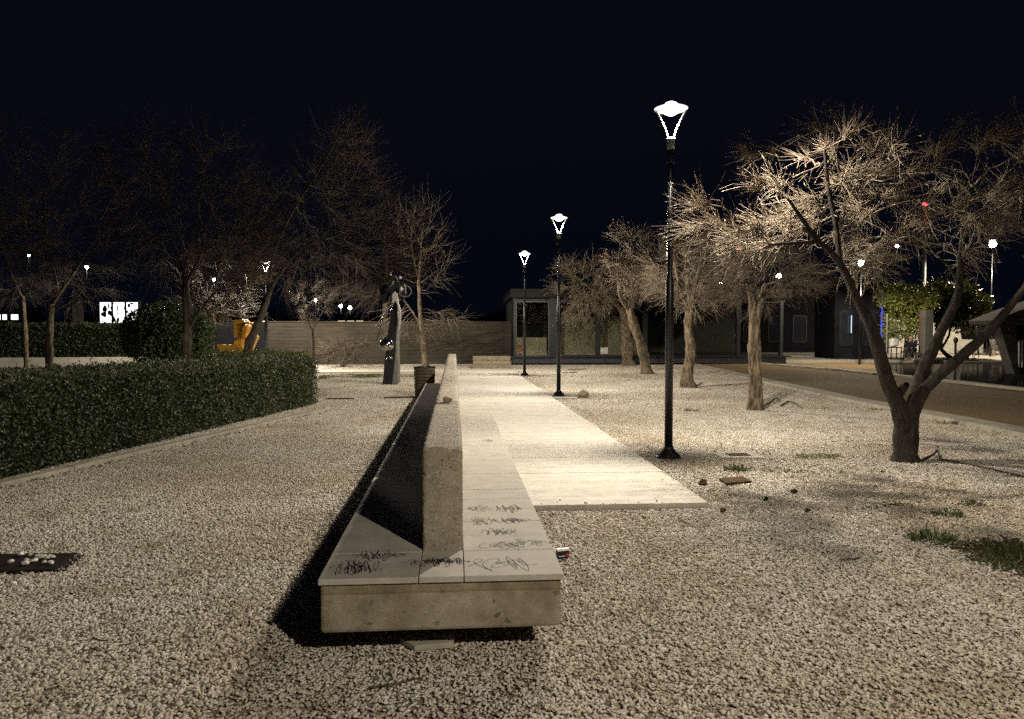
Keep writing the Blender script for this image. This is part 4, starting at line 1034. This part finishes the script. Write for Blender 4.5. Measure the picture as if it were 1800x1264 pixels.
# posts by the pool
for x, lb in ((1558, 'slim pale post at the left end of the bright plaza'),):
    A = P(x, 640, 36.4); A.z = .16; mb = MB(); mb.lathe([(.05, 0), (.04, .03), (.03, .06), (.03, 2.2), (.045, 2.22), (.02, 2.26)], 8); o = mb.build('pole', M_ALU); o.location = A; tag(o, lb, 'post')
for x, lb, tp in ((1692, 'short dark bollard with a round head by the bike rack', 600),):
    A = P(x-13, 640, 36.5); A.z = .16; mb = MB(); h_ = 1.05; mb.lathe([(.10, 0), (.09, .1), (.055, .14), (.05, h_-.2), (.10, h_-.1), (.11, h_), (.05, h_+.1), (.01, h_+.12)], 14); o = mb.build('bollard', M_BLACK, smooth=True); o.location = A; tag(o, lb, 'bollard')
# ------------------------------------------------------------------ people beyond the pool
def figure(name, label, base, rz, J, jacket, trousers, skin, hairm, seated=False):
    """J: dict of joints in local metres"""
    root = empty(name, tuple(base), label, 'person', rz=rz)
    def skinm(nm, chains, mat):
        me = bpy.data.meshes.new(nm); vs = []; es = []; rr = []; key = {}
        for ch in chains:
            prev = None
            for (jn, r) in ch:
                if jn not in key: key[jn] = len(vs); vs.append(J[jn]); rr.append(r)
                i = key[jn]
                if prev is not None: es.append((prev, i))
                prev = i
        me.from_pydata(vs, es, []); o = bpy.data.objects.new(nm, me); COL.objects.link(o); o.parent = root
        sk = o.modifiers.new('s', 'SKIN')
        for i, d in enumerate(me.skin_vertices[0].data): d.radius = (rr[i], rr[i]); d.use_root = (i == 0)
        o.modifiers.new('u', 'SUBSURF').levels = 1
        me.materials.append(mat); return o
    skinm('body', [[('pel', .10), ('chest', .12), ('neck', .05), ('head0', .075), ('head', .09), ('crown', .06)], [('chest', .12), ('shl', .055), ('ell', .038), ('wrl', .028), ('hal', .035)], [('chest', .12), ('shr', .055), ('elr', .038), ('wrr', .028), ('har', .035)],
      [('pel', .10), ('hil', .08), ('knl', .055), ('anl', .038), ('tol', .035)], [('pel', .10), ('hir', .08), ('knr', .055), ('anr', .038), ('tor', .035)]], skin)
    skinm('jacket', [[('pel', .135), ('chest', .155), ('neck', .07)], [('chest', .155), ('shl', .075), ('ell', .055), ('wrl', .042)], [('chest', .155), ('shr', .075), ('elr', .055), ('wrr', .042)]], jacket)
    skinm('trousers', [[('pel', .125), ('hil', .095), ('knl', .07), ('anl', .055)], [('pel', .125), ('hir', .095), ('knr', .07), ('anr', .055)]], trousers)
    hj = Vector(J['crown']); J['h1'] = tuple(hj+Vector((0, .02, -.03))); J['h2'] = tuple(hj+Vector((0, .04, .03))); skinm('hair', [[('h1', .10), ('h2', .07)]], hairm)
    return root
M_SKIN = simple('skin', (.45, .28, .20), .6, bump=0); M_HAIR = simple('dark_hair', (.02, .015, .012), .7, bump=0)
stand = dict(pel=(0, 0, .95), chest=(0, 0, 1.3), neck=(0, 0, 1.5), head0=(0, -.01, 1.58), head=(0, -.02, 1.65), crown=(0, 0, 1.72), shl=(.2, 0, 1.42), ell=(.27, .02, 1.15), wrl=(.24, -.12, .95), hal=(.23, -.16, .88), shr=(-.2, 0, 1.42), elr=(-.27, .02, 1.15), wrr=(-.24, -.1, .93), har=(-.23, -.14, .86),
  hil=(.1, 0, .88), knl=(.12, -.02, .5), anl=(.13, .02, .09), tol=(.14, -.12, .04), hir=(-.1, 0, .88), knr=(-.12, -.06, .5), anr=(-.13, -.1, .09), tor=(-.14, -.24, .04))
sit = dict(stand); sit.update(pel=(0, 0, .52), chest=(0, -.12, .84), neck=(0, -.2, 1.0), head0=(0, -.24, 1.06), head=(0, -.27, 1.13), crown=(0, -.26, 1.2), shl=(.2, -.15, .95), ell=(.24, -.25, .7), wrl=(.12, -.42, .62), hal=(.08, -.46, .6), shr=(-.2, -.15, .95), elr=(-.24, -.25, .7), wrr=(-.12, -.42, .62), har=(-.08, -.46, .6),
  hil=(.1, -.05, .5), knl=(.14, -.45, .5), anl=(.14, -.42, .1), tol=(.14, -.55, .05), hir=(-.1, -.05, .5), knr=(-.14, -.45, .5), anr=(-.14, -.38, .1), tor=(-.14, -.5, .05))
b = P(1287, 620, 47); b.z = .0
figure('person', 'distant person in a pale blue jacket walking behind the twin-stemmed tree', b, .2, dict(stand), simple('blue_jacket', (.35, .55, .9), .7, bump=0), simple('grey_trousers', (.10, .10, .12), .8, bump=0), M_SKIN, M_HAIR)
b = P(1604, 640, 37.8); b.z = .16
figure('person', 'person hunched forward on a low seat in dark clothes beyond the pool', b, -.9, dict(sit), simple('black_jacket', (.02, .02, .025), .7, bump=0), simple('dark_jeans', (.03, .03, .04), .8, bump=0), M_SKIN, M_HAIR)
o = MB().box(-.25, .25, -.02, .35, 0, .40).build('seat_block', M_KERB, bevel=.02); o.location = (b.x, b.y, .16); o.rotation_euler.z = -.9; tag(o, 'low stone block under the hunched person beyond the pool', 'seat')
b = P(1744, 640, 43.5); b.z = .16
figure('person', 'person standing in dark clothes under the stall roof across the plaza', b, .6, dict(stand), simple('charcoal_jacket', (.03, .03, .035), .7, bump=0), simple('light_trousers', (.45, .45, .45), .8, bump=0), M_SKIN, M_HAIR)
# bicycle
b = P(1590, 640, 37.0); b.z = .16
bc_ = empty('bicycle', tuple(b), 'small dark bicycle standing beside the hunched person', 'bicycle', rz=.25)
for xw in (0, .78):
    w_ = MB().tube([(xw+.24*math.cos(i/20*6.283), 0, .25+.24*math.sin(i/20*6.283)) for i in range(21)], .018, 6).build('wheel', M_BLACK, bc_, smooth=True)
    mb = MB(); [mb.tube([(xw, 0, .25), (xw+.23*math.cos(i/8*6.283), 0, .25+.23*math.sin(i/8*6.283))], .003, 3) for i in range(8)]; mb.build('spokes', M_ALU, w_)
MB().tube([(0, 0, .25), (.26, 0, .55), (.62, 0, .55), (.36, 0, .25), (.26, 0, .55)], .016, 6).tube([(0, 0, .25), (.36, 0, .25)], .014, 6).tube([(.78, 0, .25), (.62, 0, .55), (.58, 0, .72)], .016, 6).build('frame', M_DKM, bc_)
MB().tube([(.58, -.2, .74), (.58, 0, .72), (.58, .2, .74)], .014, 6).build('handlebar', M_DKM, bc_); MB().box(.14, .34, -.06, .06, .62, .66).build('saddle', M_BLACK, bc_, bevel=.02); MB().tube([(.26, 0, .53), (.24, 0, .63)], .014, 6).build('seat_post', M_DKM, bc_)
# white bag
b = P(1571, 640, 38.5); b.z = .16
def lumpy(name, loc, r, mat, seed, sq=(1, 1, 1), sub=2):
    import bmesh
    bm = bmesh.new(); bmesh.ops.create_icosphere(bm, subdivisions=sub, radius=r); rr = random.Random(seed)
    ph = [rr.uniform(0, 6) for _ in range(6)]
    for v in bm.verts:
        c = v.co/r; f = 1+.16*math.sin(c.x*3+ph[0])+.14*math.sin(c.y*4+ph[1])+.12*math.sin(c.z*5+ph[2])+rr.uniform(-.06, .06); v.co = Vector((c.x*sq[0], c.y*sq[1], c.z*sq[2]))*r*f
    me = bpy.data.meshes.new(name); bm.to_mesh(me); bm.free(); me.materials.append(mat); o = bpy.data.objects.new(name, me); COL.objects.link(o); o.location = loc; return o
tb = empty('small_table', (b.x, b.y, b.z), 'small dark table beyond the pool carrying a white bag', 'table')
MB().box(-.3, .3, -.25, .25, .60, .64).build('tabletop', M_DKM, tb)
for sx in (-.26, .26):
    for sy in (-.2, .2): MB().box(sx-.02, sx+.02, sy-.02, sy+.02, 0, .6).build('leg', M_DKM, tb)
tag(lumpy('white_bag', (b.x, b.y, b.z+.86), .24, M_WHITE, 5, (1, .7, 1)), 'crumpled white bag resting on the small table beyond the pool', 'bag')
# ------------------------------------------------------------------ distant lights
def far_light(x, y, D, label, r=.16, power=0, name='far_street_light', col=None, group='far street lights'):
    A = P(x, 640, D); A.z = 0; h = P(x, y, D).z
    s_ = empty(name, tuple(A), label, 'street light', group, rz=math.atan2(A.y, A.x)-math.pi/2)
    MB().lathe([(.05, 0), (.018, h-.1)], 8).build('pole', M_BLACK, s_, smooth=True)
    ar = 1.0 if power else 0.0
    MB().box(-r*.7, r*.7, -r*1.6-ar, r*.6, h+r*.9, h+r*1.2).build('hood', M_DKM, s_)
    MB().lathe([(.01, -r), (r*.7, -r*.7), (r, 0), (r*.8, r*.6), (.05, r*.85)], 14, Matrix.Translation((0, -r*.5-ar, h))).build('lantern', M_FARGLOW, s_, smooth=True)
    if power:
        l = light('lantern_light', (0, -r*.5-ar, h-r*1.3), s_, power, col or (1, .93, .78), .1, R(165))
    return s_
far_light(1511, 466, 35.5, 'bright round street light above the kiosk roof', .145, 1700, col=(1, .87, .66))
far_light(1740, 432, 43.5, 'bright round street light at the far right, high among the twigs', .20, 3800, col=(1, .87, .66))
far_light(1367, 485, 62, 'street light shining through the dark round crown', .20)
far_light(1265, 499, 66, 'small street light just right of the gnarled tree', .13)
far_light(1573, 433, 70, 'small street light beside the hanging twigs of the nearest tree', .14)
far_light(600, 538, 75, 'left one of the two close white street lights above the long wall', .17)
far_light(616, 541, 75, 'right one of the two close white street lights above the long wall', .17)
far_light(556, 528, 70, 'single white street light above the small sapling', .13)
far_light(156, 470, 70, 'small street light high among the left branches, above the pale column', .14)
far_light(55, 449, 80, 'small street light high at the far left above the leftmost trunk', .12)
far_light(379, 492, 60, 'small street light over the round shrub', .12)
far_light(1255, 570, 60, 'low bluish light in the dark right of the gnarled trunk', .09)
far_light(901, 549, 70, 'tiny light just left of the pavilion roof', .06)
# lit billboard
A = P(176, 640, 52); A.z = 0; B_ = P(246, 640, 52); B_.z = 0; L = (B_-A).length
bb = empty('lit_billboard', tuple(A), 'glowing white billboard behind branches at the left', 'billboard', rz=math.atan2(B_.y-A.y, B_.x-A.x))
z0, z1 = P(176, 570, 52).z, P(176, 529, 52).z
MB().box(0, L, 0, .3, z0, z1).build('housing', M_DKM, bb); 
for i in range(3): MB().box(L*i/3+.08, L*(i+1)/3-.08, -.03, -.005, z0+.1, z1-.1).build('lit_panel', M_SCREEN, bb)
rb = random.Random(12)
for i in range(26):
    xx, zz, ww, hh = rb.uniform(.2, L-.3), rb.uniform(z0+.15, z1-.35), rb.uniform(.05, .32), rb.uniform(.08, .5)
    if rb.random() < .5: zz = z0+.11 if rb.random() < .5 else z1-.11-hh
    aa = [(xx+ww*.5*math.cos(q)*rb.uniform(.6, 1.3), zz+hh*.5+hh*.5*math.sin(q)*rb.uniform(.6, 1.2)) for q in [j*.785 for j in range(8)]]
    MB().add([(x_, -.05-.001*i, z_) for x_, z_ in aa]+[(x_, -.031-.0001*i, z_) for x_, z_ in aa], [tuple(range(8)), tuple(range(8, 16))[::-1]]+[(j, j+8, (j+1) % 8+8, (j+1) % 8) for j in range(8)]).build('dark_shape', M_BLACK, bb)
MB().box(.3, .5, .05, .25, 0, z0).build('leg', M_DKM, bb); MB().box(L-.5, L-.3, .05, .25, 0, z0).build('leg', M_DKM, bb)
A = P(139, 640, 45); obj_ = obox('pale_column', 'pale stone column to the left of the glowing billboard', 'column', A.x-.22, A.x+.22, A.y-.2, A.y+.2, 0, P(139, 520, 45).z, M_CAN2)
# far lit windows: low bus-like shelters
def lit_shed(label, xs, y0, y1, D, em, nm='lit_kiosk'):
    A = P(xs[0][0]-6, 640, D); B_ = P(xs[-1][1]+6, 640, D); A.z = B_.z = 0; L = (B_-A).length; k = L/(xs[-1][1]-xs[0][0]+12)
    root = empty(nm, tuple(A), label, 'kiosk', rz=math.atan2(B_.y-A.y, B_.x-A.x)); za, zb = P(0, y1, D).z, P(0, y0, D).z
    MB().box(0, L, 0, 2.5, 0, zb+.4).build('walls', M_DKB, root)
    MB().box(-.2, L+.2, -.2, 2.7, zb+.403, zb+.55).build('roof', M_DKB, root)
    for a_, b_ in xs: MB().box((a_-xs[0][0]+6)*k, (b_-xs[0][0]+6)*k, -.04, -.005, za, zb).build('lit_window', em, root)
lit_shed('low dark kiosk with three warm lit windows above the long wall', [(595, 607), (611, 623), (627, 639)], 564, 568, 62, M_WARMWIN)
lit_shed('low dark kiosk with one lit window behind the lone left lamp post', [(462, 471)], 564, 568, 58, M_WARMWIN)
lit_shed('distant shop front with bluish lights at the far left edge', [(-30, 3), (7, 14), (22, 34)], 553, 562, 60, M_SCREEN, 'lit_shop')
# dark tree mass on the horizon
def mass(name, label, x0, x1, D, top, seed, n=9000):
    rs = np.random.default_rng(seed); A = P(x0, 640, D); B_ = P(x1, 640, D); A.z = B_.z = 0; d = B_-A
    root = bpy.data.objects.new('x', None); 
    s = rs.uniform(0, 1, n); hmax = (P(x0, top, D).z)*(.78+.14*np.sin(s*17)+.12*np.sin(s*41+1)); z = rs.uniform(0, 1, n)*hmax
    p = np.array(A)[None]+np.array(d)[None]*s[:, None]; p[:, 1] += rs.uniform(0, 5, n); p[:, 2] = z
    V, Q = blades(rs, p, np.tile([0, 0, .3], (n, 1)), .9, .25, .9); bpy.data.objects.remove(root)
    o = npmesh(name, V, Q, M_CORE); return tag(o, label, 'woodland', kind='stuff')
mass('far_woodland', 'black mass of far trees along the horizon', -400, 1300, 95, 545, 90, 16000)
mass('far_woodland', 'black mass of far trees behind the plaza', 1100, 2100, 110, 540, 91, 9000)
# ------------------------------------------------------------------ small things on the gravel
def tuft(px_, py_, label, r, h, n, seed, mat=M_WEED, name='weed'):
    g = G(px_, py_); rs = np.random.default_rng(seed); a = rs.uniform(0, 6.283, n); rr = r*np.sqrt(rs.uniform(0, 1, n))
    p = np.stack([rr*np.cos(a), rr*np.sin(a)*.8, np.full(n, .012)], 1); V, Q = blades(rs, p, np.stack([np.cos(a)*.9, np.sin(a)*.9, np.full(n, .6)], 1), h*.75, .007, .7)
    h *= .8; root = empty(name, tuple(g), label, 'weed'); npmesh('leaves', V, Q, mat, root)
    mb = MB(); [mb.tube([(0, 0, -.01), (.3*r*math.cos(i*2.1), .3*r*math.sin(i*2.1), h*.5)], .003, 4) for i in range(3)]; mb.build('stem', M_WEED, root); return root
tuft(1297, 829, 'dark leafy weed clump in the gravel between the two iron covers', .14, .10, 160, 1)
tuft(1365, 830, 'thin sprawling weed right of the dark weed clump', .16, .06, 70, 2)
tuft(1398, 832, 'small weed sprig farther right of the sprawling weed', .12, .06, 45, 3)
tuft(1216, 724, 'small green weed in the gravel under the gnarled tree', .13, .10, 60, 4)
tuft(1640, 952, 'bushy weed at the left edge of the dark soil patch', .16, .11, 260, 5)
tuft(1665, 908, 'low weed tuft above the dark soil patch', .12, .07, 130, 6)
tuft(1708, 890, 'small weed near the upper right gravel, farthest above the soil patch', .10, .07, 90, 7)
tuft(1541, 722, 'weed at the kerb left of the nearest tree trunk', .13, .10, 50, 8)
tuft(1665, 747, 'spiky weed at the kerb right of the nearest tree trunk', .14, .16, 50, 9)
tuft(1092, 641, 'bright grass clump at the foot of the farthest tree of the right row', .55, .26, 240, 10, M_GRASS, 'grass_clump')
tuft(718, 663, 'small dry weed beside the dark metal sculpture', .25, .14, 90, 11, M_GRASS)
def grass_patch(name, label, poly, n, h, seed):
    rs = np.random.default_rng(seed); c = [G(*p) for p in poly]; u = rs.uniform(0, 1, (n, 2)); A, B_, C_, D_ = [np.array(v) for v in c]
    p = (A*(1-u[:, :1])+B_*u[:, :1])*(1-u[:, 1:])+(D_*(1-u[:, :1])+C_*u[:, :1])*u[:, 1:]
    keep = (np.sin(p[:, 0]*4+seed)+np.sin(p[:, 1]*5.5)+rs.normal(0, .6, n)) > -.1; p = p[keep]; p[:, 2] = .015
    V, Q = blades(rs, p, np.tile([0, 0, 1.0], (len(p), 1)), h, h*.10, .8); o = npmesh(name, V, Q, M_WEED if seed == 4 else M_GRASS); return tag(o, label, 'grass', kind='stuff')
grass_patch('grass', 'thin yellow-green grass line along the edge of the cross path', [(560, 668), (672, 664), (672, 659), (560, 662)], 3000, .07, 1)
grass_patch('grass', 'short mossy grass in the gravel right of the nearest lamp post', [(1395, 809), (1470, 809), (1478, 802), (1400, 802)], 900, .03, 2)
grass_patch('grass', 'dry sparse grass on the ground before the pavilion', [(1010, 668), (1180, 672), (1150, 655), (1000, 652)], 900, .06, 3)
grass_patch('grass', 'sparse dark grass on the damp soil patch at the right', [(1660, 985), (1800, 1010), (1850, 960), (1680, 955)], 2000, .030, 4)
# soil patch
def patch(name, px_poly, z, mat, seed, jit=.06):
    rr = random.Random(seed); c = [G(*p) for p in px_poly]; pts_ = []
    for i in range(len(c)):
        a, b_ = c[i], c[(i+1) % len(c)]
        for k in range(8): p = a.lerp(b_, k/8); pts_.append((p.x+rr.uniform(-jit*1.6, jit*1.6), p.y+rr.uniform(-jit*1.6, jit*1.6)))
    ctr = (sum(p[0] for p in pts_)/len(pts_), sum(p[1] for p in pts_)/len(pts_))
    mb = MB(); n = len(pts_); mb.add([(ctr[0], ctr[1], z+.012)]+[((x+ctr[0]*0)*1.0, y, z) for x, y in pts_]+[(x+(x-ctr[0])*.1, y+(y-ctr[1])*.1, -.01) for x, y in pts_], [(0, 1+i, 1+(i+1) % n) for i in range(n)]+[(1+i, 1+n+i, 1+n+(i+1) % n, 1+(i+1) % n) for i in range(n)])
    return structure(mb.build(name, mat))
patch('soil_patch', [(1670, 968), (1740, 1000), (1860, 1022), (1900, 975), (1780, 948), (1690, 952)], .016, M_DARKSOIL, 1)
patch('bare_soil', [(1500, 893), (1600, 900), (1640, 886), (1560, 880)], .008, M_DARKSOIL, 2)
# iron covers
def cover(name, label, poly, z, mat, slots=7, frame=None, cat='drain cover'):
    c = [G(*p) for p in poly]; cc = sum(c, Vector())/4; root = empty(name, (cc.x, cc.y, 0), label, cat)
    loc = [p-cc for p in c]; 
    for i in range(slots):
        t0, t1 = (i+.08)/slots, (i+.92)/slots; a, b_ = loc[0].lerp(loc[1], t0), loc[0].lerp(loc[1], t1); d, e = loc[3].lerp(loc[2], t0), loc[3].lerp(loc[2], t1)
        if i == 0: bars = MB()
        bars.prism([(a.x, a.y), (b_.x, b_.y), (e.x, e.y), (d.x, d.y)], .005, z)
    bars.build('bars', mat, root); mb = MB(); mb.prism([(p.x, p.y) for p in loc], -.01, z-.012); mb.build('plate', mat, root)
    if frame:
        mb = MB(); lo = [p*1.0+p.normalized()*frame for p in loc]
        for i in range(4): a, b_, c_, d_ = loc[i], loc[(i+1) % 4], lo[(i+1) % 4], lo[i]; mb.prism([(a.x, a.y), (d_.x, d_.y), (c_.x, c_.y), (b_.x, b_.y)][::1], -.01, z+.004)
        mb.build('frame', M_PATH, root)
    return root
cover('drain_cover', 'rusty iron cover set in a pale stone frame right of the nearest lamp post', [(1283, 808), (1324, 808), (1312, 802), (1272, 803)], .04, M_RUST, 5, .16)
cover('drain_cover', 'slatted iron drain grate lying in the gravel below the dark weed clump', [(1276, 856), (1322, 852), (1305, 844), (1264, 847)], .042, M_RUST, 9)
# tree pit plate at far left
cover('tree_pit_grate', 'dark flat metal sheet part covered by stones at the left edge', [(-80, 1013), (112, 1008), (150, 979), (-40, 981)], .030, simple('dark_sheet', (.025, .020, .018), .8), 1)
rr = random.Random(6)
for i in range(16):
    g = G(rr.uniform(10, 110), rr.uniform(985, 1002)); o = lumpy('loose_stone', (g.x, g.y, .047), rr.uniform(.012, .024), M_STONE, i, (1.2, 1, .6), 1); tag(o, 'pale loose stone lying on the dark metal sheet', 'stone', 'loose stones on the metal sheet')
for i, (x, y, r, lb) in enumerate([(1396, 870, .030, 'black pebble in the gravel, upper one of the pair right of the path corner'), (1345, 883, .026, 'black pebble in the gravel, lower left one of the pair right of the path corner'), (1235, 855, .045, 'flat dark stone near the right edge of the path'), (1420, 903, .022, 'small black stone below the pair of black pebbles'), (1271, 903, .025, 'dark stone in the gravel just beyond the path corner')]):
    g = G(x, y); tag(lumpy('dark_stone', (g.x, g.y, .035), r, M_BLACK if i < 2 else M_RUST, 30+i, (1.1, .9, .8)), lb, 'stone')
g = G(1025, 700); tag(lumpy('rock', (g.x, g.y, .08), .15, M_STEP, 51, (1, .8, .75)), 'ochre rock on the gravel right of the middle lamp post', 'rock')
mbp = G(982, 702); tag(obox('stone_slab', 'flat pale stone slab at the foot of the middle lamp post', 'slab', mbp.x-.12, mbp.x+.42, mbp.y-.12, mbp.y+.05, .0, .05, M_PATH))
o = lumpy('stone_chunk', (-.06, 6.66, 1.005), .032, M_CONC, 61, (1.3, 1, .9)); tag(o, 'small chunk of rough concrete sitting on top of the bench wall', 'stone')
# strips of metal edging
for (a_, b_, lb) in (((573, 703), (622, 703), 'short rusty iron strip in the gravel right of the hedge end'), ((676, 702), (728, 700), 'rusty iron strip in the gravel left of the litter bin'), ((1000, 651), (1030, 650), 'thin board lying on the ground before the pavilion window'), ((988, 657), (1014, 656), 'thin dark board beside the farthest lamp post')):
    A, B_ = G(*a_), G(*b_); mb = MB(); d = (B_-A); c = (A+B_)/2; nn = Vector((-d.y, d.x, 0)).normalized()*.035; h_ = d/2
    mb.prism([(-h_.x-nn.x, -h_.y-nn.y), (h_.x-nn.x, h_.y-nn.y), (h_.x+nn.x, h_.y+nn.y), (-h_.x+nn.x, -h_.y+nn.y)], -.01, .045); o = mb.build('iron_strip', M_RUST, bevel=.004); o.location = c; tag(o, lb, 'strip')
# twigs
def twig(pts_, r, lb, z=.035):
    P_ = [G(x, y)+Vector((0, 0, z+(0.0 if len(q) == 0 else q[0]))) for x, y, *q in pts_]; c = P_[0].copy(); mb = MB(); mb.tube([p-c for p in P_], [r*(1-.5*i/(len(P_)-1)) for i in range(len(P_))], 6, rnd=random.Random(1), wob=.1); o = mb.build('twig', M_BARK); o.location = c; return tag(o, lb, 'twig')
twig([(650, 1222), (700, 1214), (748, 1201)], .004, 'thin straight twig in the gravel in front of the bench')
twig([(164, 1133), (178, 1138), (190, 1138)], .006, 'short dark twig in the gravel at the lower left')
twig([(1372, 716), (1385, 708), (1394, 712, .03), (1411, 720)], .016, 'dark bent twig lying right of the twin-stemmed tree')
twig([(1333, 722), (1352, 714, .03), (1364, 706, .05), (1372, 708)], .022, 'fallen branch leaning from the foot of the twin-stemmed tree')
twig([(1620, 815), (1640, 807, .02), (1648, 801, .04), (1652, 812), (1700, 820), (1800, 843)], .018, 'long fallen dark branch at the foot of the nearest tree')
twig([(1478, 992), (1500, 991), (1516, 987)], .005, 'thin twig in the gravel left of the soil patch')
twig([(1220, 681), (1228, 678), (1234, 674)], .02, 'short root stub beside the gnarled trunk')
# cigarette pack next to the bench
g = G(990, 968); pk = empty('cigarette_pack', (g.x, g.y, 0), 'small black, white and red carton beside the bench seat', 'pack', rz=R(18))
pk.location = G(989, 981, .02)
MB().box(-.045, .045, -.012, .012, .0, .052).build('carton', simple('black_card', (.012, .012, .016), .4, bump=0), pk); MB().box(-.046, .046, -.013, .013, .053, .068).build('lid', simple('white_card', (.8, .8, .8), .5, bump=0), pk)
MB().box(.022, .040, -.0145, -.0125, .012, .034).build('red_mark', simple('red_card', (.6, .02, .02), .5, bump=0), pk)
MB().box(-.035, .012, -.0145, -.0125, .014, .020).build('white_mark', M_WHITE, pk)
# broken tile under the bench
c4 = [G(703, 1137), (G(800, 1128)), (G(797, 1146)), (G(729, 1152))]; cc = sum(c4, Vector())/4
mb = MB(); mb.prism([((p-cc).x, (p-cc).y) for p in (c4[0], c4[3], c4[2], c4[1])], .02, .048); o = mb.build('broken_tile', M_KERB, bevel=.003); o.location = (cc.x, cc.y, 0); tag(o, 'broken flat stone tile on the gravel under the bench front', 'tile')

# leaf litter and broken twigs below the trees and along the kerbs
rs = np.random.default_rng(321); P0 = []
for (px_, py_, sp_, n_) in ((1590, 812, 1.6, 420), (1327, 722, 1.5, 260), (1211, 682, 1.6, 200), (1137, 658, 2.0, 160), (1300, 830, 1.4, 160), (600, 720, 1.5, 120)):
    g = G(px_, py_); P0.append(np.stack([rs.normal(g.x, sp_, n_), rs.normal(g.y, sp_, n_), np.full(n_, .030)], 1))
for (a, b) in zip(kin[:-1], kin[1:]):
    n_ = 90; u = rs.uniform(0, 1, n_); P0.append(np.stack([a[0]+(b[0]-a[0])*u-rs.exponential(.12, n_), a[1]+(b[1]-a[1])*u, np.full(n_, .03)], 1))
A_, B2 = np.array(hc), np.array(hb); u = rs.uniform(0, 1, 260); q = A_[None]*(1-u[:, None])+B2[None]*u[:, None]; q[:, 1] -= rs.exponential(.15, 260); q[:, 2] = .03; P0.append(q)
P0 = np.concatenate(P0); a = rs.uniform(0, 6.283, len(P0)); d = np.stack([np.cos(a), np.sin(a), rs.normal(0, .18, len(a))], 1)
V, Q = blades(rs, P0, d, .045, .008, .1)
tag(npmesh('leaf_litter', V, Q, mk_leaf('fallen_leaves', [(.05, .03, .015), (.13, .08, .035), (.22, .15, .07)], .8)), 'dry brown fallen leaves scattered on the gravel under the trees', 'leaf litter', kind='stuff')
